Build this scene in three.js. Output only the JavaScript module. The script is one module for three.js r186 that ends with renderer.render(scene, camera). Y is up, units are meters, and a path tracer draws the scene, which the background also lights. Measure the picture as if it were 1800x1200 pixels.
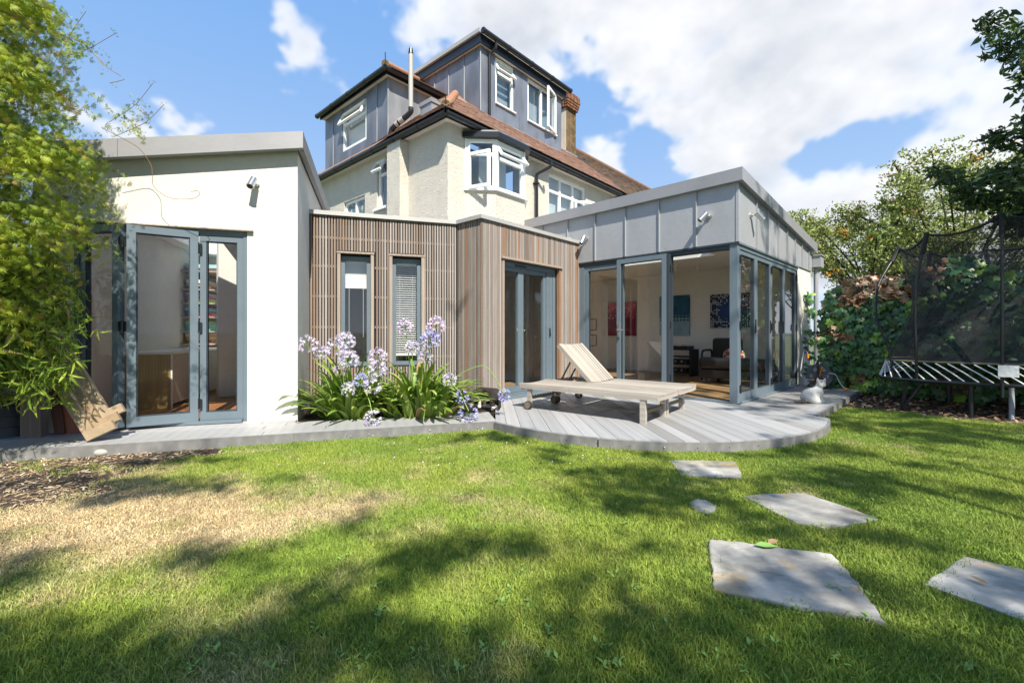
import * as THREE from 'three';
import { mergeGeometries } from 'three/addons/utils/BufferGeometryUtils.js';
import { MarchingCubes } from 'three/addons/objects/MarchingCubes.js';

// ---------------------------------------------------------------- camera, sky, sun, exposure
const scene = new THREE.Scene();
const camera = new THREE.PerspectiveCamera(2 * Math.atan(600 / 788) * 180 / Math.PI, 1.5, 0.05, 600);
camera.position.set(0, 1.07, 0);
camera.lookAt(0, 1.07, -10);
camera.setViewOffset(1800, 1200, 0, 14, 1800, 1200);          // a lens shifted down a little: upright walls stay upright
const renderer = new THREE.WebGLRenderer({ antialias: true });
renderer.toneMapping = THREE.LinearToneMapping;
renderer.toneMappingExposure = 3.0;
renderer.shadowMap.enabled = true;

const SUN = new THREE.Vector3(0.342 * 0.643, 0.766, 0.940 * 0.643).normalize();
const sun = new THREE.DirectionalLight(new THREE.Color().setRGB(1, 0.93, 0.80), 3.0);
sun.position.copy(SUN).multiplyScalar(40).add(new THREE.Vector3(0, 0, -6));
sun.target.position.set(0, 0, -6);
sun.castShadow = true; sun.shadow.mapSize.set(4096, 4096);
Object.assign(sun.shadow.camera, { left: -16, right: 16, top: 16, bottom: -16, near: 1, far: 90 });
scene.add(sun, sun.target);

// ---------------------------------------------------------------- noise
function rng(seed) { let a = seed >>> 0; return () => { a |= 0; a = a + 0x6D2B79F5 | 0; let t = Math.imul(a ^ a >>> 15, 1 | a); t = t + Math.imul(t ^ t >>> 7, 61 | t) ^ t; return ((t ^ t >>> 14) >>> 0) / 4294967296; }; }
function h3(x, y, z) { let h = Math.imul(x, 374761393) ^ Math.imul(y, 668265263) ^ Math.imul(z, 2147483647 - 1013904223); h = Math.imul(h ^ h >>> 13, 1274126177); h = Math.imul(h ^ h >>> 16, 2246822519); return ((h ^ h >>> 15) >>> 0) / 4294967296; }
const sm = (t) => t * t * (3 - 2 * t), lerp = (a, b, t) => a + (b - a) * t, clamp = (x, a = 0, b = 1) => Math.min(b, Math.max(a, x));
const step2 = (a, b, x) => sm(clamp((x - a) / (b - a)));
function n3(x, y, z, p = 0) {
  const i = Math.floor(x), j = Math.floor(y), k = Math.floor(z), u = sm(x - i), v = sm(y - j), w = sm(z - k);
  const m = (a) => p ? ((a % p) + p) % p : a;
  const H = (a, b, c) => h3(m(i + a), m(j + b), k + c);
  return lerp(lerp(lerp(H(0, 0, 0), H(1, 0, 0), u), lerp(H(0, 1, 0), H(1, 1, 0), u), v), lerp(lerp(H(0, 0, 1), H(1, 0, 1), u), lerp(H(0, 1, 1), H(1, 1, 1), u), v), w);
}
function fbm(x, y, z, oct = 4, p = 0) { let s = 0, a = 0.5, t = 0; for (let o = 0; o < oct; o++) { s += a * n3(x, y, z + o * 17, p); t += a; a *= 0.5; x *= 2; y *= 2; p *= 2; } return s / t; }
function fb3(x, y, z, oct = 5) { let s = 0, a = 0.5, t = 0; for (let o = 0; o < oct; o++) { s += a * n3(x, y, z); t += a; a *= 0.52; x = x * 2.03 + 7.1; y = y * 2.03 + 3.7; z = z * 2.03 + 1.9; } return s / t; }

// ---------------------------------------------------------------- sky: air and clouds
{
  const W = 2048, Hh = 1024, data = new Float32Array(W * Hh * 4);
  // clouds in view: [azimuth, elevation, half width, half height, weight] in degrees (0 = straight ahead)
  const CL = [[-4, 37.5, 13, 6, .42], [10, 35.5, 14, 5, .44], [22, 31.5, 10, 6.5, .36], [38, 33, 16, 12, .30], [33, 24, 13, 6, .36], [25, 17, 8, 7, .34], [29, 10, 16, 5, .36], [46, 13.5, 6, 4, .40], [40, 10, 8, 4, .24], [-26, 30.5, 3.4, 4.6, .46], [-21, 27, 4.5, 2.4, .30], [-38, 20, 8, 3.8, .48], [-44, 31, 5, 3, .24],
    [11, 20.5, 3.2, 3.2, .44], [14.5, 15.5, 3.2, 2.4, .38], [12, 25.5, 8, 4.6, -.34], [-35, 30, 7, 8, -.30], [-40, 26, 10, 3.2, -.28], [36.5, 17.2, 5.0, 2.2, -.34], [46, 25, 9, 8, .24], [30, 27, 8, 4, .14], [-14, 22, 12, 6, -.26], [-40, 38, 14, 6, -.20], [17, 20.5, 3.0, 4.5, -.18]];
  const dens = (x, y, z) => {
    const el = Math.asin(clamp(y, -1, 1)), az = Math.atan2(x, -z) * 180 / Math.PI, ed = el * 180 / Math.PI;
    const wx = fb3(x * 6 + 3, y * 8, z * 6, 3) - .5, wy = fb3(x * 6, y * 8 + 9, z * 6 + 4, 3) - .5;
    const X = x + wx * .10, Y = y + wy * .08;
    let d = (fb3(X * 3.1 + 4, Y * 5.2 + 1, z * 3.1 + 9, 4) - .58) * .9 + (fb3(X * 9, Y * 13, z * 9, 6) - .5) * .52 + (fb3(X * 26, Y * 34, z * 26, 5) - .5) * .32;
    const wa = (fb3(x * 9 + 50, y * 12, z * 9, 4) - .5) * 15 + (fb3(x * 24 + 5, y * 30, z * 24, 3) - .5) * 6, we = (fb3(x * 9, y * 12 + 60, z * 9, 4) - .5) * 9 + (fb3(x * 24, y * 30 + 8, z * 24, 3) - .5) * 4;
    for (const q of CL) { const k = Math.min(1, q[2] / 7), da = (az + wa * k - q[0]) / q[2], de = (ed + we * k - q[1]) / q[3], s = da * da + de * de; if (s < 9) d += q[4] * Math.exp(-s); }
    return d;
  };
  for (let j = 0; j < Hh; j++) for (let i = 0; i < W; i++) {
    const el = ((j + .5) / Hh - .5) * Math.PI, ph = ((i + .5) / W - .5) * 2 * Math.PI;
    const y = Math.sin(el), c = Math.cos(el), x = c * Math.cos(ph), z = c * Math.sin(ph), o = (j * W + i) * 4;
    const t = Math.pow(1 - Math.max(y, 0), 2.6);
    let r = lerp(.150, .64, t), g = lerp(.365, .78, t), b = lerp(.77, .94, t);
    if (y > -0.06) {
      const d = dens(x, y, z);
      if (d > -.06) {
        const yu = y + .035, k = Math.sqrt(Math.max(0, 1 - yu * yu)) / Math.max(c, .01), up = dens(x * k, yu, z * k);
        const nb = fb3(x * 7 + 40, y * 11, z * 7, 6) - .5, a = step2(-.05, .17, d) * (.80 + .20 * step2(.1, .4, d)), thick = clamp(step2(.06, .5, d) * .45 + clamp((up - d) * 1.5 + .05) * .6 + nb * 1.9 * step2(.02, .25, d));
        r = lerp(r, lerp(.93, .56, thick), a); g = lerp(g, lerp(.935, .605, thick), a); b = lerp(b, lerp(.95, .69, thick), a);
      }
    }
    if (y < 0) { const k = step2(0, -.12, y); r = lerp(r, .16, k); g = lerp(g, .17, k); b = lerp(b, .12, k); }
    data[o] = r * .38; data[o + 1] = g * .38; data[o + 2] = b * .38; data[o + 3] = 1;
  }
  const sky = new THREE.DataTexture(data, W, Hh, THREE.RGBAFormat, THREE.FloatType);
  sky.mapping = THREE.EquirectangularReflectionMapping; sky.magFilter = sky.minFilter = THREE.LinearFilter; sky.wrapS = THREE.RepeatWrapping; sky.needsUpdate = true;
  scene.background = sky; scene.environment = sky;
}

// ---------------------------------------------------------------- textures and materials
function tex(w, h, fn, srgb = true) {
  const d = new Uint8Array(w * h * 4);
  for (let j = 0; j < h; j++) for (let i = 0; i < w; i++) {
    const v = fn(i / w, j / h, i, j), o = (j * w + i) * 4;
    if (typeof v === 'number') { d[o] = d[o + 1] = d[o + 2] = clamp(v) * 255; } else { d[o] = clamp(v[0]) * 255; d[o + 1] = clamp(v[1]) * 255; d[o + 2] = clamp(v[2]) * 255; }
    d[o + 3] = 255;
  }
  const t = new THREE.DataTexture(d, w, h); t.wrapS = t.wrapT = THREE.RepeatWrapping; t.magFilter = THREE.LinearFilter; t.minFilter = THREE.LinearMipmapLinearFilter; t.generateMipmaps = true;
  if (srgb) t.colorSpace = THREE.SRGBColorSpace; t.needsUpdate = true; return t;
}
const rep = (t, sx, sy = sx) => { const c = t.clone(); c.repeat.set(1 / sx, 1 / sy); c.needsUpdate = true; return c; };
const C3 = (r, g, b) => new THREE.Color().setRGB(r, g, b);
function mat(r, g, b, rough = .7, o = {}) { return new THREE.MeshStandardMaterial({ color: C3(r, g, b), roughness: rough, ...o }); }
function phys(r, g, b, rough, o = {}) { return new THREE.MeshPhysicalMaterial({ color: C3(r, g, b), roughness: rough, ...o }); }
// mottled multiplier around 1 (kept under white)
const tMottle = tex(512, 512, (u, v) => { const n = .62 * fbm(u * 6, v * 6, 3, 5, 6) + .38 * fbm(u * 40, v * 40, 8, 3, 40); return .74 + .24 * n; });
const tSoft = tex(512, 512, (u, v) => { const n = .7 * fbm(u * 5, v * 5, 13, 4, 5) + .3 * fbm(u * 50, v * 50, 8, 2, 50); return .90 + .10 * n; });
const tFine = tex(512, 512, (u, v) => fbm(u * 64, v * 64, 5, 3, 64), false);
const tPebble = tex(512, 512, (u, v) => { const n = n3(u * 72, v * 72, 11, 72), m = n3(u * 40, v * 40, 4, 40), l = n3(u * 150, v * 150, 2, 150); return clamp(.15 + step2(.35, .8, n) * .55 + m * .25 + l * .12); }, false);
// wood grain runs along v
const tGrain = tex(256, 512, (u, v) => { const w = fbm(u * 6, v * 2, 2, 3, 2) * .5; const n = fbm((u + w * .06) * 60, v * 4, 7, 4, 4), s = fbm(u * 8, v * 2, 5, 3, 2); const k = .60 + .28 * n + .16 * s; return [k, k, k]; });
const tDeck = tex(256, 512, (u, v) => { const n = fbm(u * 40, v * 3, 7, 4, 1), s = fbm(u * 6, v * 4, 5, 4, 2); return .80 + .10 * n + .10 * s; });
const tGrainB = tex(256, 512, (u, v) => fbm(u * 60, v * 4, 7, 4, 4), false);
const tStreak = tex(256, 256, (u, v) => { const n = fbm(u * 10, v * 3, 9, 4, 1) * .5 + fbm(u * 4, v * 4, 2, 4, 4) * .5, q = step2(.5, .72, fbm(u * 7, v * 2, 21, 4, 1)); const k = .55 + .34 * n; return [k + q * .16, k + q * .17, k + q * .18]; });
const tLead = tex(256, 256, (u, v) => { const n = fbm(u * 5, v * 3, 9, 4, 1), c = fbm(u * 3, v * 3, 30, 5, 3), q = step2(.55, .75, fbm(u * 3, v * 2, 41, 5, 1)); const k = .60 + .16 * n + .18 * c; return [k + q * .12, k + q * .125, k + q * .13]; });
const tStone = tex(512, 512, (u, v) => { const a = fbm(u * 5, v * 5, 3, 5, 5), b = fbm(u * 24, v * 24, 6, 4, 24), crack = Math.abs(fbm(u * 3, v * 3, 14, 5, 3) - .5) < .0035 && fbm(u * 4, v * 4, 33, 3, 4) > .5 ? .2 : 0, rust = step2(.62, .74, fbm(u * 7, v * 7, 27, 4, 7)); const lich = step2(.60, .68, fbm(u * 11, v * 11, 51, 4, 11)), dirt = step2(.50, .68, fbm(u * 4, v * 4, 61, 5, 4)); const k = .58 + .30 * a + .20 * b - .08 - crack - dirt * .13 + lich * .07; return [k + rust * .07, k, k - rust * .09 - dirt * .03]; });
const tSpeck = tex(256, 256, (u, v) => .80 + .2 * h3(u * 256 | 0, v * 256 | 0, 4) * .5 + .1 * fbm(u * 6, v * 6, 1, 4, 6));
const M = {};
M.render = mat(.72, .69, .63, .92, { map: rep(tSoft, 1.9), bumpMap: rep(tFine, .5), bumpScale: .0014 });
M.rough = mat(.74, .70, .61, .95, { map: rep(tSoft, 1.1), bumpMap: rep(tPebble, .62), bumpScale: .020 });
M.inner = mat(.87, .85, .81, .9, { map: rep(tSoft, 2.3) });
M.ceil = mat(.88, .87, .84, .95);
M.zinc = mat(.40, .412, .435, .45, { metalness: .2, map: rep(tSoft, 1.3, 2.4), bumpMap: rep(tMottle, 1.1, .9), bumpScale: .006 });
M.coping = mat(.33, .33, .345, .42, { metalness: .2, map: rep(tSoft, 2.1, 1.0) });
M.copingLight = mat(.50, .49, .475, .45, { metalness: .2, map: rep(tSoft, 2.1, 1.0) });
M.frame = mat(.145, .19, .228, .36, { map: rep(tSoft, .9) });
M.frameDark = mat(.030, .040, .052, .45);
M.black = mat(.012, .012, .013, .6);
M.blackGloss = mat(.016, .017, .020, .28);
M.membrane = mat(.012, .012, .013, .9);
M.glass = phys(.97, .985, .98, .02, { transmission: 1, thickness: 0, ior: 1.85 });
M.glassClear = phys(.985, .99, .985, .02, { transmission: 1, thickness: 0, ior: 1.42 });
M.glassDark = phys(.80, .86, .88, .02, { transmission: 1, thickness: 0, ior: 1.9 });
M.upvc = mat(.84, .85, .85, .32);
M.steel = mat(.62, .61, .59, .28, { metalness: .9 });
M.lead = mat(.23, .25, .30, .42, { metalness: .2, map: rep(tLead, 1.7, 2.6), bumpMap: rep(tFine, 1.2), bumpScale: .002 });
M.leadLight = mat(.33, .345, .375, .5, { metalness: .15, map: rep(tLead, 1.9, 2.4) });
M.slats = [[.42, .36, .32], [.35, .285, .245], [.30, .23, .19], [.50, .45, .42], [.38, .325, .29], [.36, .26, .20], [.46, .42, .39]].map((c, i) => mat(...c, .85, { map: rep(tGrain, .22 + i * .03, 1.3 + i * .21), bumpMap: rep(tGrainB, .22, 1.3), bumpScale: .0015 }));
M.slatWarm = mat(.44, .245, .14, .75, { map: rep(tGrain, .2, 1.1), bumpMap: rep(tGrainB, .22, 1.3), bumpScale: .0015 });
M.trim = mat(.52, .42, .34, .8, { map: rep(tGrain, .24, 1.4) });
M.deck = [[.43, .435, .445], [.405, .41, .42], [.46, .46, .47], [.375, .38, .385], [.30, .295, .29], [.345, .34, .335]].map((c, i) => mat(...c, .42 + .02 * i, { map: rep(tDeck, .3, 2.4 + i * .2), bumpMap: rep(tGrainB, .16, 1.2), bumpScale: .0012 }));
M.fascia = mat(.36, .355, .345, .7, { map: rep(tStreak, 1.1, .5) });
const rotT = (t, a, b) => { const c = rep(t, a, b); c.rotation = Math.PI / 2; return c; };
M.teak = [[.56, .50, .43], [.52, .465, .405], [.60, .545, .475]].map((c, i) => mat(...c, .8, { map: rotT(tGrain, .25, 1.1 + i * .2), bumpMap: rotT(tGrainB, .2, 1), bumpScale: .001 }));
M.teakDark = mat(.30, .22, .14, .8, { map: rep(tGrain, .2, 1) });
M.rubber = mat(.03, .03, .03, .8);
M.stone = [0, 1, 2].map((i) => mat(.60, .575, .53, .9, { map: rep(tStone, 1.1 + .23 * i, .9 + .2 * i), bumpMap: rep(tStone, .9 + .2 * i), bumpScale: .006 }));
M.tile = [[.34, .195, .14], [.31, .18, .135], [.37, .22, .16], [.33, .20, .15]].map((c) => mat(...c, .9, { map: rep(tMottle, .5) }));
M.oldTile = [[.15, .105, .08], [.19, .12, .085], [.12, .095, .08], [.24, .14, .09]].map((c) => mat(...c, .95, { map: rep(tMottle, .4) }));
M.brick = mat(.36, .17, .095, .95, { map: rep(tStone, .4), bumpMap: rep(tPebble, .5), bumpScale: .01 });
M.harl = mat(.42, .29, .15, .95, { map: rep(tStone, .5), bumpMap: rep(tPebble, .3), bumpScale: .02 });
M.clay = mat(.52, .26, .15, .8, { map: rep(tMottle, .3) });
M.lime = mat(.50, .39, .20, .95, { map: rep(tStone, .3) });

M.soffit = mat(.62, .56, .50, .8);
M.pipeGrey = mat(.40, .385, .36, .5);
M.potRed = mat(.52, .16, .08, .8);
M.brickSet = [[.36, .15, .08], [.30, .12, .07], [.42, .22, .10]].map((c) => mat(...c, .95, { map: rep(tStone, .3) }));
M.stainBlue = mat(.05, .22, .34, .2);
M.stainGold = mat(.55, .45, .18, .2);
M.soil = mat(.075, .052, .036, 1, { map: rep(tStone, .4), bumpMap: rep(tPebble, .3), bumpScale: .03 });
M.mdf = [[.44, .33, .21], [.40, .29, .18], [.47, .36, .24]].map((c) => mat(...c, .85, { map: rep(tMottle, .4) }));
M.redWood = mat(.42, .10, .035, .45, { map: rep(tGrain, .3, 1.1) }); M.redWood2 = mat(.16, .05, .03, .6, { map: rep(tGrain, .3, 1.1) });
M.cream = mat(.62, .55, .42, .9, { map: rep(tMottle, .5) });
M.bin = mat(.055, .062, .075, .55, { map: rep(tMottle, .5) });
M.reel = mat(.085, .095, .11, .5); M.reelDark = mat(.03, .033, .038, .4); M.hose = mat(.42, .40, .38, .5); M.orange = mat(.85, .28, .01, .45);
M.mat = mat(.015, .015, .017, .9); M.matEdge = mat(.16, .16, .08, .8); M.rodWhite = mat(.70, .71, .74, .35); M.sleeve = mat(.30, .32, .35, .5); M.sleeveBlack = mat(.02, .021, .025, .8);
M.net = mat(.026, .028, .033, .9, { transparent: true, opacity: .56, side: THREE.DoubleSide });
M.tagWhite = mat(.72, .73, .74, .6, { bumpMap: rep(tMottle, .2), bumpScale: .02 });
M.catEye = mat(.10, .12, .05, .15); M.catNose = mat(.55, .25, .22, .5);
M.bark = mat(.16, .12, .09, .95, { map: rep(tStone, .3), bumpMap: rep(tPebble, .2), bumpScale: .01 }); M.twig = mat(.24, .13, .08, .8); M.twigDead = mat(.20, .13, .08, .9); M.cane = mat(.30, .32, .10, .5); M.stemGreen = mat(.20, .32, .07, .5);
M.darkWood = mat(.24, .18, .125, .95, { map: rep(tGrain, .5, 1.2) }); M.leafGreen = mat(.22, .40, .09, .5, { side: THREE.DoubleSide }); M.leafBrown = mat(.30, .19, .10, .8, { side: THREE.DoubleSide });
M.leather = mat(.018, .017, .018, .34); M.canvasEdge = mat(.05, .06, .08, .9); M.paper = mat(.72, .71, .70, .9); M.kitchen = mat(.13, .24, .15, .4); M.pot = mat(.50, .16, .06, .8); M.stickerYellow = mat(.85, .75, .10, .6); M.cabGrey = mat(.52, .49, .46, .5); M.birch = mat(.62, .50, .36, .6, { map: rep(tGrain, .3, 1) }); M.ply = mat(.68, .45, .21, .55, { map: rep(tGrain, .5, 1.2) }); M.clothPink = mat(.55, .03, .16, .9); M.clothNavy = mat(.03, .08, .20, .9);
M.floral = mat(1, 1, 1, .9, { map: tex(128, 128, (u, v) => { const a = n3(u * 14, v * 14, 1, 14), b = n3(u * 14, v * 14, 9, 14), c = n3(u * 20, v * 20, 5, 20); return a > .62 ? [.75, .22, .2] : b > .64 ? [.35, .5, .35] : c > .7 ? [.3, .35, .55] : [.86, .78, .66]; }) });
M.artTeal = mat(1, 1, 1, .6, { map: tex(256, 320, (u, v) => { const n = fbm(u * 6, v * 6, 3, 5, 6), k = v < .48 ? 0 : 1, dx = (u * 9) % 1 - .5, dy = (v * 12) % 1 - .5, dot = v > .36 && v < .54 && Math.hypot(dx, dy) < .30 ? 1 : 0; const lo = [.42 + n * .2, .56 + n * .16, .64 + n * .14], hi = [.04 + n * .1, .22 + n * .22, .36 + n * .2]; const t = step2(.38, .58, v); const c = [0, 1, 2].map((i) => lerp(lo[i], hi[i], t)); return dot ? [.05, .12, .2] : c; }) });
M.artBlue = mat(1, 1, 1, .55, { map: tex(320, 320, (u, v) => { const r = Math.hypot(u - .55, v - .5), n = fbm(u * 8, v * 8, 4, 4, 8), i = Math.floor(u * 20), j = Math.floor(v * 20), dx = (u * 20) % 1 - .5, dy = (v * 20) % 1 - .5, h = h3(i * 7 + 1, j * 13 + 5, 3), inR = Math.hypot(dx, dy) < .22 + h * .14; const bg = [lerp(.05, .04, r), lerp(.34, .10, clamp(r * 1.9)) + n * .06, lerp(.70, .18, clamp(r * 1.9)) + n * .1]; if (inR && r < .26) return [.02, .06, .2]; if (inR && h > .45 + (r < .36 ? .3 : 0)) return [.72 + n * .25, .76 + n * .2, .80 + n * .2]; return bg; }) });
M.artRed = mat(1, 1, 1, .6, { map: tex(256, 256, (u, v) => { const n = fbm(u * 7, v * 7, 6, 5, 7), s = n3(u * 30, v * 30, 2, 30); const t = step2(.35, .95, v + (n - .5) * .3); return s > .78 && v > .5 ? [.9, .75, .75] : [lerp(.45, .78, t) + n * .1, lerp(.05, .45, t), lerp(.16, .52, t)]; }) });
M.carton = (() => { const c = document.createElement('canvas'); c.width = 256; c.height = 128; const x = c.getContext('2d'); x.fillStyle = '#cdb78c'; x.fillRect(0, 0, 256, 128); x.fillStyle = '#2a241c'; x.font = 'bold 44px serif'; x.fillText('BER', 26, 54); x.fillText('& MA', 22, 102); x.fillRect(20, 112, 200, 3); x.fillRect(20, 10, 200, 3); const t = new THREE.CanvasTexture(c); t.colorSpace = THREE.SRGBColorSpace; return mat(1, 1, 1, .9, { map: t }); })();
M.floorRed = [[.52, .24, .10], [.47, .21, .09], [.56, .27, .12]].map((c, i) => mat(...c, .32, { map: rep(tGrain, .3 + .05 * i, 1.7) }));
M.floorOak = [[.50, .31, .15], [.46, .28, .13], [.53, .34, .17]].map((c, i) => mat(...c, .35, { map: rep(tGrain, .3 + .05 * i, 1.7) }));
// ---------------------------------------------------------------- helpers
const used = new Map();
function numbered(name) { const n = used.get(name) || 0; used.set(name, n + 1); return n ? name + '_' + String(n).padStart(3, '0') : name; }
function muv(g) {                                                // uv in metres, by the way each face points
  const p = g.attributes.position, n = g.attributes.normal, uv = new Float32Array(p.count * 2);
  for (let i = 0; i < p.count; i++) {
    const ax = Math.abs(n.getX(i)), ay = Math.abs(n.getY(i)), az = Math.abs(n.getZ(i));
    let u, v; if (ay > ax && ay > az) { u = p.getX(i); v = p.getZ(i); } else if (ax > az) { u = p.getZ(i); v = p.getY(i); } else { u = p.getX(i); v = p.getY(i); }
    uv[2 * i] = u; uv[2 * i + 1] = v;
  }
  g.setAttribute('uv', new THREE.BufferAttribute(uv, 2)); return g;
}
function bx(x0, x1, y0, y1, z0, z1) { const g = new THREE.BoxGeometry(Math.abs(x1 - x0), Math.abs(y1 - y0), Math.abs(z1 - z0)); g.translate((x0 + x1) / 2, (y0 + y1) / 2, (z0 + z1) / 2); return g; }
function merge(list) { return list.length === 1 ? list[0] : mergeGeometries(list.map((g) => { const c = g.index ? g.toNonIndexed() : g; for (const k of Object.keys(c.attributes)) if (!['position', 'normal', 'uv', 'color'].includes(k)) c.deleteAttribute(k); return c; })); }
function mesh(name, g, m, parent, keepUv) {
  if (Array.isArray(g)) g = merge(g);
  if (!keepUv) muv(g);
  const o = new THREE.Mesh(g, m); o.name = parent === scene ? numbered(name) : name; o.castShadow = o.receiveShadow = true; parent.add(o); return o;
}
function tag(o, label, category, group, kind) { if (label) o.userData.label = label; if (category) o.userData.category = category; if (group) o.userData.group = group; if (kind) o.userData.kind = kind; return o; }
function thing(name, label, category, pos = [0, 0, 0], turn = 0, group) { const o = new THREE.Group(); o.name = numbered(name); o.position.set(...pos); o.rotation.y = turn; scene.add(o); return tag(o, label, category, group); }
function struct(o) { o.userData.kind = 'structure'; return o; }
const V = (x, y, z) => new THREE.Vector3(x, y, z);
function poly(pts, y0, y1) {                                     // plan polygon [x,z], upright prism
  const s = new THREE.Shape(pts.map((p) => new THREE.Vector2(p[0], -p[1])));
  const g = new THREE.ExtrudeGeometry(s, { depth: y1 - y0, bevelEnabled: false }); g.rotateX(-Math.PI / 2); g.translate(0, y0, 0); return g;
}
function wallGeo(outline, holes, z0, z1) {                       // upright wall in x/y with openings, from z0 to z1
  const s = new THREE.Shape(outline.map((p) => new THREE.Vector2(...p)));
  for (const [x0, x1, y0, y1] of holes) { const h = new THREE.Path(); h.moveTo(x0, y0); h.lineTo(x0, y1); h.lineTo(x1, y1); h.lineTo(x1, y0); h.closePath(); s.holes.push(h); }
  const g = new THREE.ExtrudeGeometry(s, { depth: z1 - z0, bevelEnabled: false }); g.translate(0, 0, z0); return g;
}
function strip(path, o0, o1, y0, y1, dys) {                      // mitred band along a plan polyline; offsets to the right-hand side; dys lifts each vertex
  const n = path.length, off = (k) => path.map((p, i) => {
    const a = path[Math.max(i - 1, 0)], b = path[Math.min(i + 1, n - 1)];
    const d1 = i > 0 ? [p[0] - a[0], p[1] - a[1]] : [b[0] - p[0], b[1] - p[1]], d2 = i < n - 1 ? [b[0] - p[0], b[1] - p[1]] : d1;
    const l1 = Math.hypot(...d1), l2 = Math.hypot(...d2), n1 = [-d1[1] / l1, d1[0] / l1], n2 = [-d2[1] / l2, d2[0] / l2];
    const m = [n1[0] + n2[0], n1[1] + n2[1]], q = 2 / (m[0] * m[0] + m[1] * m[1]);
    return [p[0] + m[0] * k * q, p[1] + m[1] * k * q];
  });
  const A = off(o0), B = off(o1), pos = [], quad = (a, b, c, d) => pos.push(...a, ...b, ...c, ...a, ...c, ...d);
  const P = (arr, i, y) => [arr[i][0], y + (dys ? dys[i] : 0), arr[i][1]];
  for (let i = 0; i < n - 1; i++) {
    quad(P(B, i, y0), P(B, i, y1), P(B, i + 1, y1), P(B, i + 1, y0)); quad(P(A, i + 1, y0), P(A, i + 1, y1), P(A, i, y1), P(A, i, y0));
    quad(P(A, i, y1), P(A, i + 1, y1), P(B, i + 1, y1), P(B, i, y1)); quad(P(B, i, y0), P(B, i + 1, y0), P(A, i + 1, y0), P(A, i, y0));
  }
  quad(P(A, 0, y0), P(A, 0, y1), P(B, 0, y1), P(B, 0, y0)); quad(P(B, n - 1, y0), P(B, n - 1, y1), P(A, n - 1, y1), P(A, n - 1, y0));
  const g = new THREE.BufferGeometry(); g.setAttribute('position', new THREE.Float32BufferAttribute(pos, 3)); g.computeVertexNormals(); g.setAttribute('uv', new THREE.Float32BufferAttribute(new Float32Array(pos.length / 3 * 2), 2)); return g;
}
function tube(pts, r, seg = 12, rad = 6, closed = false) { const c = new THREE.CatmullRomCurve3(pts.map((p) => V(...p)), closed, 'catmullrom', .35); return new THREE.TubeGeometry(c, seg, r, rad, closed); }
function rod(a, b, r, rad = 8, r2 = r) { const A = V(...a), B = V(...b), l = A.distanceTo(B), g = new THREE.CylinderGeometry(r2, r, l, rad); g.translate(0, l / 2, 0); g.applyQuaternion(new THREE.Quaternion().setFromUnitVectors(V(0, 1, 0), B.clone().sub(A).normalize())); g.translate(...a); return g; }
function tri(pos, idx, uv) { const g = new THREE.BufferGeometry(); g.setAttribute('position', new THREE.Float32BufferAttribute(pos, 3)); if (uv) g.setAttribute('uv', new THREE.Float32BufferAttribute(uv, 2)); else g.setAttribute('uv', new THREE.Float32BufferAttribute(new Float32Array(pos.length / 3 * 2), 2)); g.setIndex(idx); g.computeVertexNormals(); return g; }
function rect(x0, x1, y0, y1, w) { return [[x0, x0 + w, y0, y1], [x1 - w, x1, y0, y1], [x0 + w, x1 - w, y0, y0 + w], [x0 + w, x1 - w, y1 - w, y1]]; }
function ringFrame(x0, x1, y0, y1, w, z0, z1, wb = w) { return merge([bx(x0, x0 + w, y0, y1, z0, z1), bx(x1 - w, x1, y0, y1, z0, z1), bx(x0 + w, x1 - w, y0, y0 + wb, z0, z1), bx(x0 + w, x1 - w, y1 - w, y1, z0, z1)]); }
function pane(x0, x1, y0, y1, z) { const g = new THREE.PlaneGeometry(x1 - x0, y1 - y0); g.translate((x0 + x1) / 2, (y0 + y1) / 2, z); return g; }
function group(name, parent, pos = [0, 0, 0], turn = 0) { const o = new THREE.Group(); o.name = name; o.position.set(...pos); o.rotation.y = turn; parent.add(o); return o; }
function swing(g, pos, ry = 0, rx = 0) { g.applyMatrix4(new THREE.Matrix4().makeRotationFromEuler(new THREE.Euler(rx, ry, 0, 'YXZ')).setPosition(...pos)); return g; }
function cloud(name, geo, m, list, parent, kind = 'stuff') {     // many small alike pieces: [matrix, color]
  const o = new THREE.InstancedMesh(geo, m, list.length); list.forEach(([mx, c], i) => { o.setMatrixAt(i, mx); if (c) o.setColorAt(i, c); });
  o.name = parent === scene ? numbered(name) : name; o.castShadow = o.receiveShadow = true; o.userData.kind = kind; parent.add(o); return o;
}
const MX = (() => { const e = new THREE.Euler(), q = new THREE.Quaternion(); return (x, y, z, rx, ry, rz, s, sy = s) => { e.set(rx, ry, rz, 'YXZ'); q.setFromEuler(e); return new THREE.Matrix4().compose(V(x, y, z), q, V(s, sy, s)); }; })();
// plan frames: origins (x, depth) and turns of the buildings
const TH = Math.atan2(.7411724, .6713148), TC = Math.atan2(.7057569, .7084541), TA = 17.2 * Math.PI / 180;
const OA = [-2.4285, -5.0721], OB = [-.4276, -6.2397], OB2 = [-.8108, -6.5867], OC = [3.0931, -6.1394], OH = [-1.1413, -7.938];
const DY = .10;                                                  // deck level above the lawn
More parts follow.
